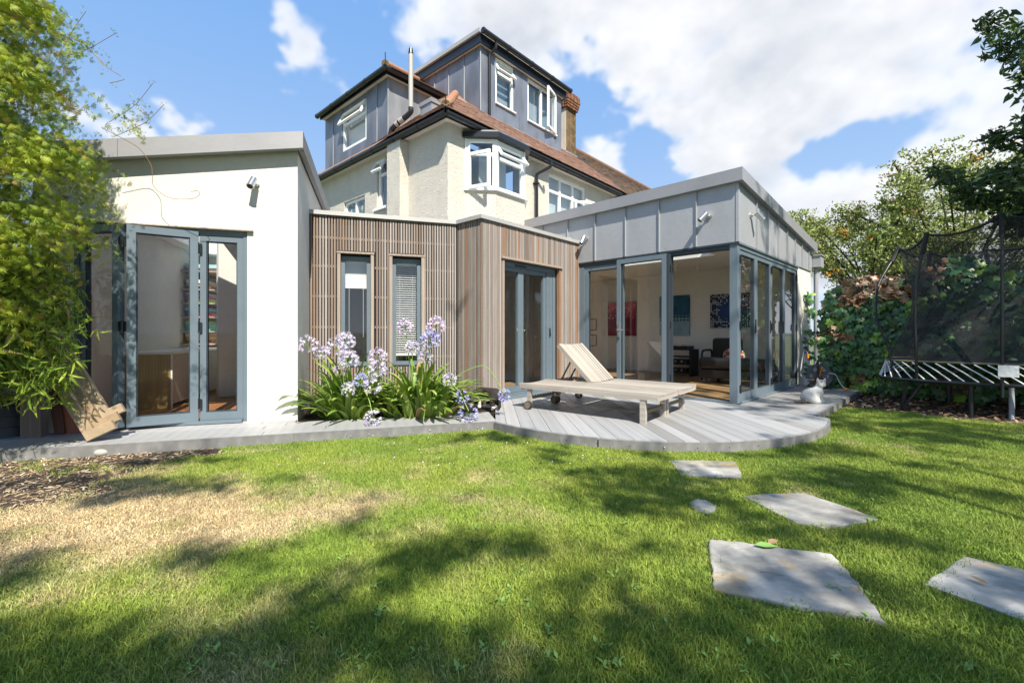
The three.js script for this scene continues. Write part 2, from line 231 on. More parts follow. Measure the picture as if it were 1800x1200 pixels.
// ================================================================ white rendered studio (left)
function bifoldLeaf(parent, name, L, y0, y1, pos, turn, w = .072, wb = .095, gl = M.glass) {
  const g = ringFrame(0, L, y0, y1, w, -.032, .032, wb);
  const leaf = mesh(name, g, M.frame, parent); leaf.position.set(...pos); leaf.rotation.y = turn;
  mesh('glass', pane(w - .006, L - w + .006, y0 + wb - .006, y1 - w + .006, .004), gl, leaf);
  mesh('glazing_bead', ringFrame(w - .001, L - w + .001, y0 + wb - .001, y1 - w + .001, .012, -.018, .022), M.frameDark, leaf);
  return leaf;
}
function hinge(parent, x, z, ys, turn = 0) { for (const y of ys) { const h = mesh('hinge', [bx(-.030, .030, y - .05, y + .05, -.007, .007), rod([0, y - .06, .008], [0, y + .06, .008], .011, 8)], M.blackGloss, parent); h.position.set(x, 0, z); h.rotation.y = turn; } }
{
  const a = thing('garden_studio', 'white rendered single-storey building with open blue-grey folding doors', 'building', [OA[0], 0, OA[1]], TA);
  const yb = (x) => 3.115 + .176 * x;
  mesh('front_wall', wallGeo([[-2.36, 0], [0, 0], [0, yb(0) + .06], [-2.36, yb(-2.36) + .06]], [[-2.045, -.505, .102, 2.185]], -.28, 0), M.render, a);
  mesh('side_wall', bx(-.28, 0, 0, yb(-.28) + .06, -4.4, -.282), M.render, a);
  mesh('left_wall', bx(-2.36, -2.26, 0, 2.72, -4.4, -.282), M.render, a);
  mesh('back_wall', bx(-2.258, -.282, 0, 2.7, -4.4, -4.2), M.inner, a);
  mesh('ceiling', [bx(-2.258, -.282, 2.50, 2.54, -1.3, -.284), bx(-2.258, -.282, 2.50, 2.54, -4.198, -3.7), bx(-2.258, -2.05, 2.50, 2.54, -3.698, -1.302), bx(-.52, -.282, 2.50, 2.54, -3.698, -1.302)], M.ceil, a);
  mesh('rooflight_well', [bx(-2.08, -2.052, 2.542, 2.88, -3.72, -1.28), bx(-.518, -.49, 2.542, 3.15, -3.72, -1.28), bx(-2.05, -.52, 2.542, 2.88, -3.72, -3.702), bx(-2.05, -.52, 2.542, 2.88, -1.298, -1.28)], M.ceil, a);
  mesh('rooflight_glass', wallGeo([[-2.1, yb(-2.1) + .18], [-.47, yb(-.47) + .18], [-.47, yb(-.47) + .195], [-2.1, yb(-2.1) + .195]], [], -3.75, -1.25), M.glass, a);
  for (let i = 0; i < 13; i++) { const x = -2.256 + i * .152; mesh('floorboard', bx(x, Math.min(x + .1495, -.284), .03, .104, -4.198, -.1), M.floorRed[i % 3], a); }
  const rf = (x0, x1, z0, z1) => wallGeo([[x0, yb(x0) + .08], [x1, yb(x1) + .08], [x1, yb(x1) + .165], [x0, yb(x0) + .165]], [], z0, z1);
  mesh('roof', [rf(-2.42, .02, -1.28, .06), rf(-2.42, .02, -4.5, -3.72), rf(-2.42, -2.07, -3.718, -1.282), rf(-.50, .02, -3.718, -1.282)], M.coping, a);
  const fa = (x0, x1, z0, z1) => wallGeo([[x0, yb(x0)], [x1, yb(x1)], [x1, yb(x1) + .185], [x0, yb(x0) + .185]], [], z0, z1);
  mesh('coping', fa(-2.47, -1.62, .062, .135), M.coping, a); mesh('coping', fa(-1.617, .075, .062, .135), M.coping, a);
  mesh('coping', bx(.022, .075, yb(.02), yb(.02) + .185, -4.5, .06), M.coping, a);
  mesh('coping', wallGeo([[-2.47, yb(-2.47)], [-2.423, yb(-2.423)], [-2.423, yb(-2.423) + .185], [-2.47, yb(-2.47) + .185]], [], -4.5, .06), M.coping, a);
  mesh('drip_trim', bx(-2.1, -.442, 2.187, 2.199, -.03, .04), M.trim, a);
  const fr = mesh('door_frame', [bx(-.545, -.507, .106, 2.183, -.10, -.012), bx(-2.043, -2.0, .106, 2.183, -.10, -.012), bx(-1.998, -.547, 2.125, 2.183, -.10, -.012), bx(-1.998, -.547, .106, .135, -.12, .012)], M.frame, a);
  mesh('threshold', bx(-1.998, -.547, .107, .137, .0135, .05), M.frame, fr);
  bifoldLeaf(a, 'door_leaf', .41, .137, 2.122, [-.958, 0, -.052], 0, .058, .085, M.glassClear);
  bifoldLeaf(a, 'door_leaf', .585, .137, 2.155, [-1.53, 0, .155], .292, .072, .095, M.glassClear);
  bifoldLeaf(a, 'door_leaf', .47, .137, 2.155, [-1.995, 0, -.055], -.47, .072, .095, M.glassClear);
  hinge(a, -.964, .0, [.32, 1.14, 1.98], 0); hinge(a, -1.553, .19, [.32, 1.14, 1.98], 0);
}
// ================================================================ slatted timber extension (middle)
const FB = new THREE.Matrix4().makeRotationY(TH).setPosition(OB[0], 0, OB[1]), FBL = new THREE.Matrix4().makeRotationY(TA).setPosition(OB2[0], 0, OB2[1]);
const BL2B = FB.clone().invert().multiply(FBL);
{
  const b = thing('timber_extension', 'low extension clad in upright weathered cedar slats', 'building', [OB[0], 0, OB[1]], TH);
  const R = rng(5), bl = (g) => g.applyMatrix4(BL2B), top = 2.668;
  // structural walls behind the slats (black membrane)
  mesh('wall', bl(wallGeo([[-1.985, 0], [.02, 0], [.02, 2.665], [-1.985, 2.665]], [[-1.60, -1.21, .62, 2.14], [-.915, -.517, .62, 2.14]], -.30, -.055)), M.membrane, b);
  mesh('wall', bx(.055, .28, 0, 2.664, -.52, -.30), M.membrane, b);
  mesh('wall', wallGeo([[.055, 0], [2.46, 0], [2.46, 2.664], [.055, 2.664]], [[.469, 1.832, .10, 2.165]], -.296, -.055), M.membrane, b);
  mesh('roof', [poly([[.06, -.06], [2.55, -.06], [2.55, -3.4], [-2.4, -3.4], [-1.62, -1.72], [.02, -.60]], 2.60, 2.655)], M.coping, b);
  // the coping band
  const e = V(-2.0, 0, 0).applyMatrix4(BL2B), c2 = V(0, 0, 0).applyMatrix4(BL2B);
  mesh('coping', strip([[e.x, e.z], [c2.x, c2.z], [0, 0], [2.46, 0]], -.26, .035, 2.67, 2.725), M.copingLight, b);
  // slats
  const lens = { full: [.115, top], over: [2.205, top], under: [.115, .60], overDoor: [2.205, top] }, geos = {};
  for (const k in lens) geos[k] = [0, 1, 2, 3].map((v) => { const g = muv(bx(-.0115, .0115, lens[k][0], lens[k][1], -.026, 0)); const uv = g.attributes.uv; for (let i = 0; i < uv.count; i++) uv.setXY(i, uv.getX(i) + v * .053, uv.getY(i) + v * .37); return g; });
  const slat = (kind, x, z, m4, w = 1, rot = 0) => {
    const r = R(), m = r < .05 ? M.slatWarm : M.slats[Math.floor(R() * 7)];
    const o = new THREE.Mesh(geos[kind][Math.floor(R() * 4)], m); o.name = 'slat'; o.castShadow = o.receiveShadow = true;
    o.position.set(x, 0, z + (R() - .5) * .005); o.scale.x = w; o.rotation.y = rot + (R() - .5) * .05; if (m4) o.applyMatrix4(m4); b.add(o);
  };
  for (let i = 0; i < 54; i++) {
    const s = -1.968 + i * .0367;
    if ((s > -1.655 && s < -1.158) || (s > -.966 && s < -.468)) { slat('over', s, 0, BL2B); slat('under', s, 0, BL2B); } else slat('full', s, 0, BL2B);
  }
  for (let i = 0; i < 14; i++) slat('full', 0, -.018 - i * .0367, null, 1.1, -Math.PI / 2);
  for (let i = 0; i < 66; i++) { const x = .018 + i * .0370; if (x > .43 && x < 1.875) slat('overDoor', x, 0, null, 1.3); else slat('full', x, 0, null, 1.3); }
  for (const y of [.32, .72, 1.14, 1.56, 1.97, 2.36]) for (const [x0, x1] of [[-1.97, -1.66], [-1.155, -.965], [-.465, -.03]]) { if (y > 2.2 && x0 > -1.97) continue; mesh('batten', bl(bx(x0, y > 2.2 ? -.03 : x1, y, y + .034, -.054, -.040)), M.slats[2], b); }
  // slit windows
  for (const [x0, x1] of [[-1.60, -1.21], [-.915, -.517]]) {
    const f = mesh('slit_window', bl(merge([ringFrame(x0, x1, .62, 2.14, .052, -.16, -.075)])), M.frame, b);
    mesh('glass', bl(pane(x0 + .047, x1 - .047, .67, 2.09, -.12)), M.glass, f);
    mesh('window_surround', bl(merge([bx(x0 - .044, x0 - .003, .60, 2.165, -.05, .012), bx(x1 + .003, x1 + .044, .60, 2.165, -.05, .012), bx(x0 - .05, x1 + .05, 2.167, 2.192, -.05, .02)])), M.trim, b);
    mesh('window_reveal', bl(ringFrame(x0 - .001, x1 + .001, .615, 2.142, .006, -.29, -.165)), M.inner, b);
  }
  // glazed door
  const fr = mesh('door_frame', [bx(.475, .515, .125, 2.16, -.17, -.08), bx(1.752, 1.828, .125, 2.16, -.17, -.08), bx(.517, 1.75, 2.085, 2.16, -.17, -.08), bx(.475, 1.828, .102, .16, -.2, -.04)], M.frame, b);
  mesh('threshold', bx(.45, 1.85, .101, .125, -.036, .06), M.frame, fr);
  for (const [x0, x1] of [[.517, .952], [.954, 1.585]]) {
    const l = mesh('door_leaf', ringFrame(x0, x1, .165, 2.083, .062, -.155, -.10, .09), M.frame, b);
    mesh('glass', pane(x0 + .056, x1 - .056, .25, 2.03, -.125), M.glass, l);
  }
  for (const x of [1.588, 1.668]) mesh('door_leaf', bx(x, x + .076, .165, 2.083, -.165, -.085), M.frame, b);
  mesh('door_handle', [bx(1.662, 1.682, 1.02, 1.16, -.084, -.07), rod([1.672, 1.12, -.07], [1.672, 1.03, -.06], .008)], M.blackGloss, b);
  mesh('door_closer', bx(.80, 1.05, 2.10, 2.125, -.078, -.06), M.frameDark, b);
  mesh('reveal_board', bx(1.834, 1.872, .12, 2.166, -.17, .006), M.slatWarm, b);
  mesh('reveal_board', bx(.432, .468, .12, 2.166, -.17, .006), M.trim, b);
  mesh('head_board', bx(.40, 1.90, 2.169, 2.20, -.17, .03), M.trim, b);
  // room behind: floor, back walls
  mesh('floor', poly([[.06, -.30], [2.5, -.30], [2.5, -3.3], [-2.3, -3.3], [-1.6, -1.78], [.03, -.64]], .03, .108), M.floorOak[1], b);
  mesh('inner_wall', [bx(-2.3, 2.5, .11, 2.59, -3.42, -3.32), bx(2.47, 2.55, .11, 2.59, -3.3, -.31)], M.inner, b);
  mesh('inner_wall', bl(bx(-1.98, -1.90, .11, 2.59, -2.3, -.32)), M.inner, b);
}
// ================================================================ zinc and glass extension (right)
{
  const c = thing('glass_extension', 'flat-roofed zinc-clad extension with wide blue-grey glazed doors', 'building', [OC[0], 0, OC[1]], TC);
  const fall = (x) => -.0955 * x;
  mesh('parapet', [bx(.02, .24, 2.332, 3.13, -4.33, -.02)], M.membrane, c);
  mesh('parapet', wallGeo([[.242, 2.332], [4.25, 2.332], [4.25, 3.13 + fall(4.25)], [.242, 3.13 + fall(.242)]], [], -.24, -.02), M.membrane, c);
  mesh('coping', strip([[0, -4.34], [0, -1.95]], -.26, .09, 3.137, 3.312), M.coping, c);
  mesh('coping', strip([[0, -1.947], [0, 0], [4.36, 0]], -.26, .09, 3.137, 3.312, [0, 0, fall(4.36)]), M.coping, c);
  const us = [.02, .557, 1.134, 1.723, 2.316, 2.914, 3.522, 4.12];
  us.forEach((u, i) => {
    const u1 = us[i + 1] ?? 4.33;
    mesh('zinc_panel', bx(-.012, .018, 2.33, 3.16, -u1 + .002, -u - .002), M.zinc, c);
    if (i) mesh('standing_seam', bx(-.038, -.0125, 2.332, 3.135, -u - .0045, -u + .0045), M.zinc, c);
  });
  const xs = [.02, .722, 1.273, 1.826, 2.372, 2.899, 3.391, 3.927, 4.25];
  xs.slice(0, -1).forEach((x, i) => {
    const x1 = xs[i + 1];
    mesh('zinc_panel', wallGeo([[x + .002, 2.33], [x1 - .002, 2.33], [x1 - .002, 3.15 + fall(x1)], [x + .002, 3.15 + fall(x)]], [], -.018, .012), M.zinc, c);
    if (i) mesh('standing_seam', bx(x - .0045, x + .0045, 2.332, 3.13 + fall(x), .0125, .038), M.zinc, c);
  });
  mesh('corner_trim', [bx(-.02, .019, 2.328, 3.135, -.017, .02)], M.zinc, c);
  mesh('roof', [wallGeo([[.245, 2.98], [4.3, 2.98 + fall(4.3)], [4.3, 3.04 + fall(4.3)], [.245, 3.04]], [], -1.1, -.245), wallGeo([[.245, 2.98], [4.3, 2.98 + fall(4.3)], [4.3, 3.04 + fall(4.3)], [.245, 3.04]], [], -6.5, -3.7), wallGeo([[2.14, 2.98 + fall(2.14)], [4.3, 2.98 + fall(4.3)], [4.3, 3.04 + fall(4.3)], [2.14, 3.04 + fall(2.14)]], [], -3.7, -1.1), wallGeo([[.245, 2.98], [.58, 2.98 + fall(.58)], [.58, 3.04 + fall(.58)], [.245, 3.04]], [], -3.7, -1.1)], M.coping, c);
  mesh('ceiling', [bx(.245, 3.99, 2.54, 2.575, -1.1, -.26), bx(.245, 3.99, 2.54, 2.575, -6.4, -3.7), bx(.245, .6, 2.54, 2.575, -3.698, -1.102), bx(2.12, 3.99, 2.54, 2.575, -3.698, -1.102)], M.ceil, c);
  mesh('skylight_well', [bx(.57, .598, 2.577, 3.0, -3.72, -1.08), bx(2.122, 2.15, 2.577, 2.95, -3.72, -1.08), bx(.6, 2.12, 2.577, 2.92, -3.72, -3.70), bx(.6, 2.12, 2.577, 2.92, -1.10, -1.08)], M.ceil, c);
  mesh('skylight_glass', bx(.55, 2.17, 3.055, 3.075, -3.75, -1.05), M.glass, c);
  mesh('inner_wall', bx(4.0, 4.26, .0, 2.538, -6.4, -.252), M.inner, c);
  mesh('inner_wall', bx(.3, 3.99, .1, 2.538, -6.5, -6.4), M.inner, c);
  mesh('inner_wall', bx(.02, .24, .1, 2.328, -6.4, -2.66), M.inner, c);
  mesh('picture_rail', bx(3.975, 3.998, 1.94, 1.985, -6.39, -.26), M.inner, c);
  mesh('end_wall', bx(3.19, 4.25, 0, 2.328, -.25, -.01), M.render, c);
  for (let i = 0; i < 27; i++) mesh('floorboard', bx(.13 + i * .1435, .13 + i * .1435 + .1415, .02, .116, -6.38, -.11), M.floorOak[(i * 7) % 3], c);
  // frames, left face (x = 0)
  mesh('corner_post', bx(.002, .102, .102, 2.326, -.105, -.004), M.frame, c);
  mesh('door_head', [bx(.006, .12, 2.245, 2.326, -2.68, -.107), bx(-.016, .005, 2.302, 2.327, -2.68, .016)], M.frameDark, c);
  mesh('door_track', bx(-.03, .125, .101, .122, -2.68, -.107), M.frame, c);
  mesh('door_jamb', bx(.006, .11, .123, 2.243, -2.68, -2.57), M.frame, c);
  const sideLeaf = (u0, u1, x, name) => { const l = bifoldLeaf(c, name, u1 - u0, .125, 2.243, [x, 0, -u0], Math.PI / 2); return l; };
  sideLeaf(1.80, 2.565, .05, 'door_leaf');
  const dl = bifoldLeaf(c, 'door_leaf', .86, .13, 2.283, [-.045, 0, -.995], Math.PI / 2);
  mesh('handle', [bx(.80, .835, 1.0, 1.22, -.052, -.036), rod([.818, 1.13, -.036], [.818, 1.13, -.10], .011), rod([.818, 1.13, -.098], [.70, 1.13, -.098], .010), rod([.818, 1.04, -.036], [.818, 1.04, -.06], .013)], M.steel, dl);
  mesh('door_stack', [bx(-.07, .0, .13, 2.28, -.99, -.955), bx(.012, .08, .13, 2.243, -.99, -.955)], M.frameDark, c);
  hinge(c, -.03, -.972, [.4, 1.2, 2.05], Math.PI / 2);
  // frames, right face (z = 0)
  mesh('door_head', [bx(.104, 3.19, 2.245, 2.326, -.105, -.004), bx(.018, 3.25, 2.302, 2.327, -.003, .016)], M.frame, c);
  mesh('door_track', bx(.104, 3.19, .101, .124, -.12, .03), M.frame, c);
  mesh('door_jamb', bx(3.13, 3.188, .126, 2.243, -.105, -.004), M.frameDark, c);
  const bounds = [.106, .836, 1.582, 2.346, 3.128];
  for (let i = 0; i < 4; i++) { const l = bifoldLeaf(c, 'door_leaf', bounds[i + 1] - bounds[i] - .006, .127, 2.243, [bounds[i] + .003, 0, -.048], 0, .062, .11); if (i < 3) mesh('handle', [rod([.69, 1.08, .04], [.69, 1.28, .04], .009), rod([.69, 1.09, .03], [.69, 1.09, .045], .012)], M.blackGloss, l); }
  hinge(c, .112, -.004, [.30, 1.18, 2.1]); hinge(c, 1.582, -.004, [.30, 1.18, 2.1]); hinge(c, 3.12, -.004, [.30, 1.18, 2.1]);
  // rainwater hopper and pipe at the far end
  mesh('hopper', [bx(4.27, 4.56, 2.42, 2.66, -.06, .16), bx(4.25, 4.58, 2.645, 2.67, -.08, .18)], M.zinc, c);
  mesh('downpipe', rod([4.42, .05, .05], [4.42, 2.43, .05], .042, 12), M.zinc, c);
}
// ================================================================ the old house behind
const LF = (g) => g.rotateY(Math.PI / 2);                          // side wall: x' = distance back, z' = depth into the house
function windowUnit(parent, name, x0, x1, y0, y1, z, dir, xf, { mull = [], tran = [], w = .055, glass = M.glassDark, blind = .14, blindMat = M.blind } = {}) {
  // dir = +1: the outside is +z; -1: the outside is -z
  const zz = (a, b) => dir > 0 ? [z + a, z + b] : [z - b, z - a];
  const parts = [ringFrame(x0, x1, y0, y1, w, ...zz(-.03, .03))];
  for (const m of mull) parts.push(bx(m - w / 2, m + w / 2, y0 + w, y1 - w, ...zz(-.03, .028)));
  const xsE = [x0 + w, ...mull.flatMap((m) => [m - w / 2, m + w / 2]), x1 - w];
  for (const t of tran) for (let i = 0; i < xsE.length; i += 2) parts.push(bx(xsE[i], xsE[i + 1], t - w / 2, t + w / 2, ...zz(-.03, .026)));
  const f = mesh(name, xf(merge(parts)), M.upvc, parent);
  const ysE = [y0 + w, ...tran.flatMap((m) => [m - w / 2, m + w / 2]), y1 - w];
  for (let i = 0; i < xsE.length; i += 2) for (let j = 0; j < ysE.length; j += 2) mesh('pane', xf(pane(xsE[i] - .004, xsE[i + 1] + .004, ysE[j] - .004, ysE[j + 1] + .004, z)), glass, f);
  if (blind) mesh('blind', xf(bx(x0, x1, y0, y1, ...zz(-blind - .012, -blind))), blindMat, f);
  return f;
}
function openSash(parent, W, Hh, pos, ry, rx, w = .05, glass = M.glassDark) {   // hinged sash, local origin at its hinge corner
  const s = mesh('open_sash', ringFrame(0, W, 0, Hh, w, -.022, .022), M.upvc, parent); s.position.set(...pos); s.rotation.set(rx, ry, 0, 'YXZ');
  mesh('pane', pane(w - .004, W - w + .004, w - .004, Hh - w + .004, 0), glass, s); return s;
}
M.blind = mat(.34, .38, .42, .9); M.blindPale = mat(.55, .58, .58, .9); M.dark = mat(.05, .055, .06, .9);
const tileGeo = new THREE.BoxGeometry(.161, .014, .27);
function tiles(parent, org, along, up, len, rise, ok, cols, seed, gw = .165, gauge = .1) {     // overlapping plain tiles laid on a slope
  const R = rng(seed), A = V(...along).normalize(), U = V(...up).normalize(), N = new THREE.Vector3().crossVectors(U, A).normalize(); if (N.y < 0) N.negate();
  const list = [], nu = Math.ceil(rise / gauge), na = Math.ceil(len / gw);
  for (let j = 0; j < nu; j++) for (let i = 0; i < na; i++) {
    const s = (i + (j % 2) * .5) * gw, t = j * gauge + .06; if (!ok(s, t)) continue;
    const p = V(...org).addScaledVector(A, s).addScaledVector(U, t).addScaledVector(N, .012 + R() * .004);
    const z = U.clone().multiplyScalar(-1).addScaledVector(N, .07 + (R() - .5) * .02).normalize(), x = A.clone(), y = new THREE.Vector3().crossVectors(z, x).normalize(); x.crossVectors(y, z);
    const m = new THREE.Matrix4().makeBasis(x, y, z).setPosition(p), c = cols[Math.floor(R() * cols.length)].clone().multiplyScalar(.85 + R() * .3);
    list.push([m, c]);
  }
  return cloud('roof_tiles', tileGeo, M.tileBase, list, parent);
}
M.tileBase = mat(1, 1, 1, .92, { map: rep(tMottle, .6) });
const TILES = [C3(.37, .215, .155), C3(.33, .19, .14), C3(.40, .24, .18), C3(.35, .20, .13)], OLDT = [C3(.17, .12, .09), C3(.13, .10, .085), C3(.21, .14, .10), C3(.27, .15, .09), C3(.10, .085, .07), C3(.33, .20, .10)];
const PT = .88, EY = 4.86, US = 1 / Math.hypot(1, PT);
function gutter(parent, a, b, r = .055) {
  const g = mesh('gutter', [rod(a, b, r, 12)], M.blackGloss, parent), A = V(...a), B = V(...b), L = A.distanceTo(B);
  const n = Math.max(2, Math.round(L / .85)); for (let i = 0; i <= n; i++) { const t = (i + .02) / (n + .04), p = A.clone().lerp(B, t), q = A.clone().lerp(B, Math.min(1, t + .025 / L)); mesh('bracket', rod(p.toArray(), q.toArray(), r + .006, 12), M.black, g); }
  return g;
}
{
  const h = thing('main_house', 'cream roughcast two-storey house with lead-clad loft boxes and tiled roof', 'house', [OH[0], 0, OH[1]], TH);
  // walls above the extension roofs
  const bay = [[.42, 0], [.82, .40], [1.64, .40], [2.04, 0]];
  mesh('rear_wall', wallGeo([[.0, 2.62], [5.95, 2.62], [5.95, 4.83], [0, 4.83]], [[2.935, 4.47, 3.70, 4.71], [.46, 2.0, 2.62, 4.79]], -.25, 0), M.rough, h);
  mesh('side_wall', LF(wallGeo([[.252, 2.62], [5.3, 2.62], [5.3, 4.83], [.252, 4.83]], [[1.95, 2.33, 3.70, 4.72], [2.82, 3.76, 3.60, 4.12]], .001, .25)), M.rough, h);
  mesh('wall_pier', bx(-.20, -.001, 2.62, 4.80, -1.624, -1.181), M.rough, h);
  mesh('bay_wall', poly([...bay, [2.0, -.2], [.46, -.2]], 2.62, 3.70), M.rough, h);
  mesh('bay_sill', poly([[.36, .0], [.80, .455], [1.66, .455], [2.12, 0], [2.0, -.1], [.46, -.1]], 3.702, 3.738), M.upvc, h);
  mesh('bay_roof', [poly([[.33, .02], [.79, .50], [1.68, .50], [2.14, .02], [2.1, -.1], [.4, -.1]], 4.66, 4.76)], M.blackGloss, h);
  mesh('bay_roof_felt', poly([[.36, .0], [.80, .47], [1.67, .47], [2.12, 0], [2.1, -.28], [.4, -.28]], 4.762, 4.80), M.leadLight, h);
  // bay windows
  { const L = Math.hypot(.4, .4), xfL = (g) => { g.rotateY(-Math.PI / 4); g.translate(.42, 0, 0); return g; };
    const f1 = windowUnit(h, 'bay_window', .03, L - .01, 3.74, 4.655, -.03, 1, xfL, { tran: [4.38], blind: 0 }); void f1;
    openSash(h, .46, .66, [.44, 3.72, .055], -Math.PI / 4 - .50, 0, .055, M.glassDark);
    windowUnit(h, 'bay_window', .85, 1.61, 3.74, 4.655, .36, 1, (g) => g, { tran: [4.34], blind: .45, blindMat: M.blindPale });
    openSash(h, .76, .30, [.85, 4.355, .52], 0, .0, .05).rotation.x = -.62;
    windowUnit(h, 'bay_window', 0, L - .02, 3.74, 4.655, -.03, 1, (g) => { g.rotateY(Math.PI / 4); g.translate(1.66, 0, .38); return g; }, { blind: 0 });
    mesh('bay_post', poly([[.795, .37], [.83, .405], [.87, .405], [.87, .33], [.80, .33]], 3.74, 4.656), M.upvc, h); mesh('bay_post', poly([[1.60, .405], [1.65, .405], [1.68, .37], [1.67, .33], [1.60, .33]], 3.74, 4.656), M.upvc, h); mesh('bay_post', bx(.40, .46, 3.74, 4.655, -.02, .02), M.upvc, h);
    mesh('inner_wall', bx(.3, 2.2, 3.4, 4.9, -.75, -.70), M.blindPale, h);
  }
  // flat windows
  windowUnit(h, 'casement_window', 2.94, 4.465, 3.70, 4.705, -.07, 1, (g) => g, { mull: [3.42, 3.945], tran: [4.33], blind: .12, blindMat: M.blindPale });
  openSash(h, .50, .58, [3.97, 3.72, .0], -.55, 0);
  const sideWin = windowUnit(h, 'side_window', 1.955, 2.325, 3.705, 4.715, .08, -1, LF, { tran: [4.42], blind: .12 });
  mesh('sill', LF(bx(1.93, 2.42, 3.655, 3.70, -.05, .06)), M.upvc, sideWin);
  { const s = openSash(h, .36, .27, [0, 4.45, -1.965], 0, 0); s.rotation.set(-.45, -Math.PI / 2, 0, 'YXZ'); s.position.set(-.13, 4.44, -2.33); s.rotation.y = -Math.PI / 2; }
  const lead = windowUnit(h, 'leaded_window', 2.825, 3.755, 3.605, 4.115, .08, -1, LF, { mull: [3.29], blind: .1, blindMat: M.blindPale });
  for (const cx of [3.05, 3.53]) { // small coloured diamonds in the leaded panes
    const dia = (w, hh, z) => { const s = new THREE.Shape([[0, hh], [w, 0], [0, -hh], [-w, 0]].map((p) => new THREE.Vector2(...p))); const g = new THREE.ExtrudeGeometry(s, { depth: .003, bevelEnabled: false }); g.translate(cx, 3.87, z); return LF(g); };
    mesh('stained_glass', dia(.085, .13, .07), M.stainBlue, lead); mesh('stained_glass', dia(.04, .065, .066), M.stainGold, lead);
    for (const dx of [-.12, -.06, .06, .12]) mesh('lead_came', LF(bx(cx + dx - .003, cx + dx + .003, 3.665, 4.055, .072, .077)), M.leadLight, lead);
  }
  // eaves: soffit, fascia, gutter
  const eav = [[0, -5.3], [0, 0], [5.95, 0]];
  mesh('soffit', strip(eav, -.02, .135, 4.822, 4.838), M.soffit, h);
  mesh('fascia', strip(eav, .136, .158, 4.795, 4.93), M.blackGloss, h);
  gutter(h, [-.215, 4.842, -5.3], [-.215, 4.842, .235], .058); gutter(h, [-.235, 4.842, .215], [5.97, 4.842, .215], .058);
  // roof slabs
  const slab = (pts) => { const idx = []; for (let i = 1; i < pts.length - 1; i++) idx.push(0, i, i + 1); return tri(pts.flat(), idx).toNonIndexed(); };
  const rid = 2.6, ry = EY + PT * (rid + .28);
  mesh('roof', [slab([[-.21, EY + .06, .21], [5.95, EY + .06, .21], [5.95, ry, -rid], [rid, ry, -rid]]), slab([[-.21, EY + .06, .21], [rid, ry, -rid], [rid, ry, -5.3], [-.21, EY + .06, -5.3]])], M.tile[0], h);
  tiles(h, [-.30, EY, .30], [1, 0, 0], [0, PT, -1], 6.2, 1.7, (s, t) => { const a = -.3 + s, b = -.3 + t * US; return b > -.235 && a > b - .05 && a < 5.9 && !(a > 1.66 && a < 4.58 && b > .86); }, TILES, 3);
  tiles(h, [4.6, EY + PT * 1.14, -.86], [1, 0, 0], [0, PT, -1], 1.3, 2.2, (s, t) => s < 1.28, TILES, 13);
  tiles(h, [-.30, EY, -2.2], [0, 0, 1], [PT ? 1 : 0, PT, 0], 2.5, 1.7, (s, t) => { const b = 2.2 - s, a = -.3 + t * US; return a > -.235 && b > a - .02 && b < 2.03; }, TILES, 4);
  // hip tiles
  const dirH = V(1, PT, -1);
  for (let i = 0; i < 7; i++) { const p = V(-.20, EY + .12, .20).addScaledVector(dirH, i * .20), q = p.clone().addScaledVector(dirH, .215); mesh('hip_tile', rod(p.toArray(), q.toArray(), .085, 10, .078), M.clay, h); }
  mesh('hip_mortar', rod([-.225, EY + .10, .225], [-.18, EY + .14, .18], .075, 10), M.lime, h);
  mesh('hip_iron', [rod([-.24, EY + .06, .24], [-.25, EY + .24, .25], .010, 6)], M.black, h);
  // ---- rear dormer box
  const dl = 1.63, dr = 4.6, db = .861, dt = 7.34;
  mesh('dormer_wall', wallGeo([[dl + .02, 5.55], [dr, 5.55], [dr, dt], [dl + .02, dt]], [[2.10, 2.715, 6.25, 7.30], [3.22, 4.34, 6.255, 7.30]], -db - .2, -db - .012), M.lead, h);
  mesh('dormer_wall', bx(dr - .1, dr - .002, 5.8, dt, -3.6, -db - .202), M.lead, h);
  const sheet = (x0, x1, y0, y1, k = 0) => mesh('lead_sheet', bx(x0, x1, y0, y1, -db - .012, -db + .002 + k), M.lead, h);
  sheet(dl + .001, 2.092, 6.12, dt); sheet(2.724, 3.212, 6.06, dt, .001); sheet(4.348, dr, 6.02, dt);
  [[dl + .001, 2.0, 5.70, 6.13], [2.003, 2.42, 5.70, 6.243], [2.423, 2.90, 5.70, 6.243], [2.903, 3.38, 5.72, 6.248], [3.383, 3.86, 5.70, 6.248], [3.863, 4.25, 5.70, 6.248], [4.253, dr, 5.70, 6.03]].forEach((q, i) => sheet(q[0], q[1], q[2], q[3], .006 + (i % 2) * .005));
  const bs = [.865, 1.386, 1.93, 2.449, 2.95, 3.45];
  for (let i = 0; i < 5; i++) { mesh('lead_sheet', bx(dl - .002, dl + .012, 5.4, dt, -bs[i + 1] + .003, -bs[i] - .003), M.lead, h); if (i) mesh('lead_roll', rod([dl - .004, 5.4, -bs[i]], [dl - .004, dt, -bs[i]], .016, 8), M.leadLight, h); }
  mesh('lead_roll', rod([dl, 5.5, -db], [dl, dt, -db], .02, 8), M.leadLight, h);
  mesh('dormer_roof', bx(dl - .10, dr + .12, 7.50, 7.555, -3.6, -db + .11), M.copingLight, h);
  const dpath = [[dl, -3.6], [dl, -db], [dr, -db], [dr, -1.4]];
  mesh('dormer_soffit', strip(dpath, -.05, .075, 7.325, 7.342), M.soffit, h);
  mesh('dormer_fascia', strip(dpath, .076, .10, 7.30, 7.498), M.blackGloss, h);
  mesh('dormer_trim', strip([[dl, -3.6], [dl, -db + .12]], .104, .15, 7.50, 7.585), M.copingLight, h);
  gutter(h, [dl - .12, 7.515, -db + .19], [dr + .17, 7.515, -db + .19], .058);
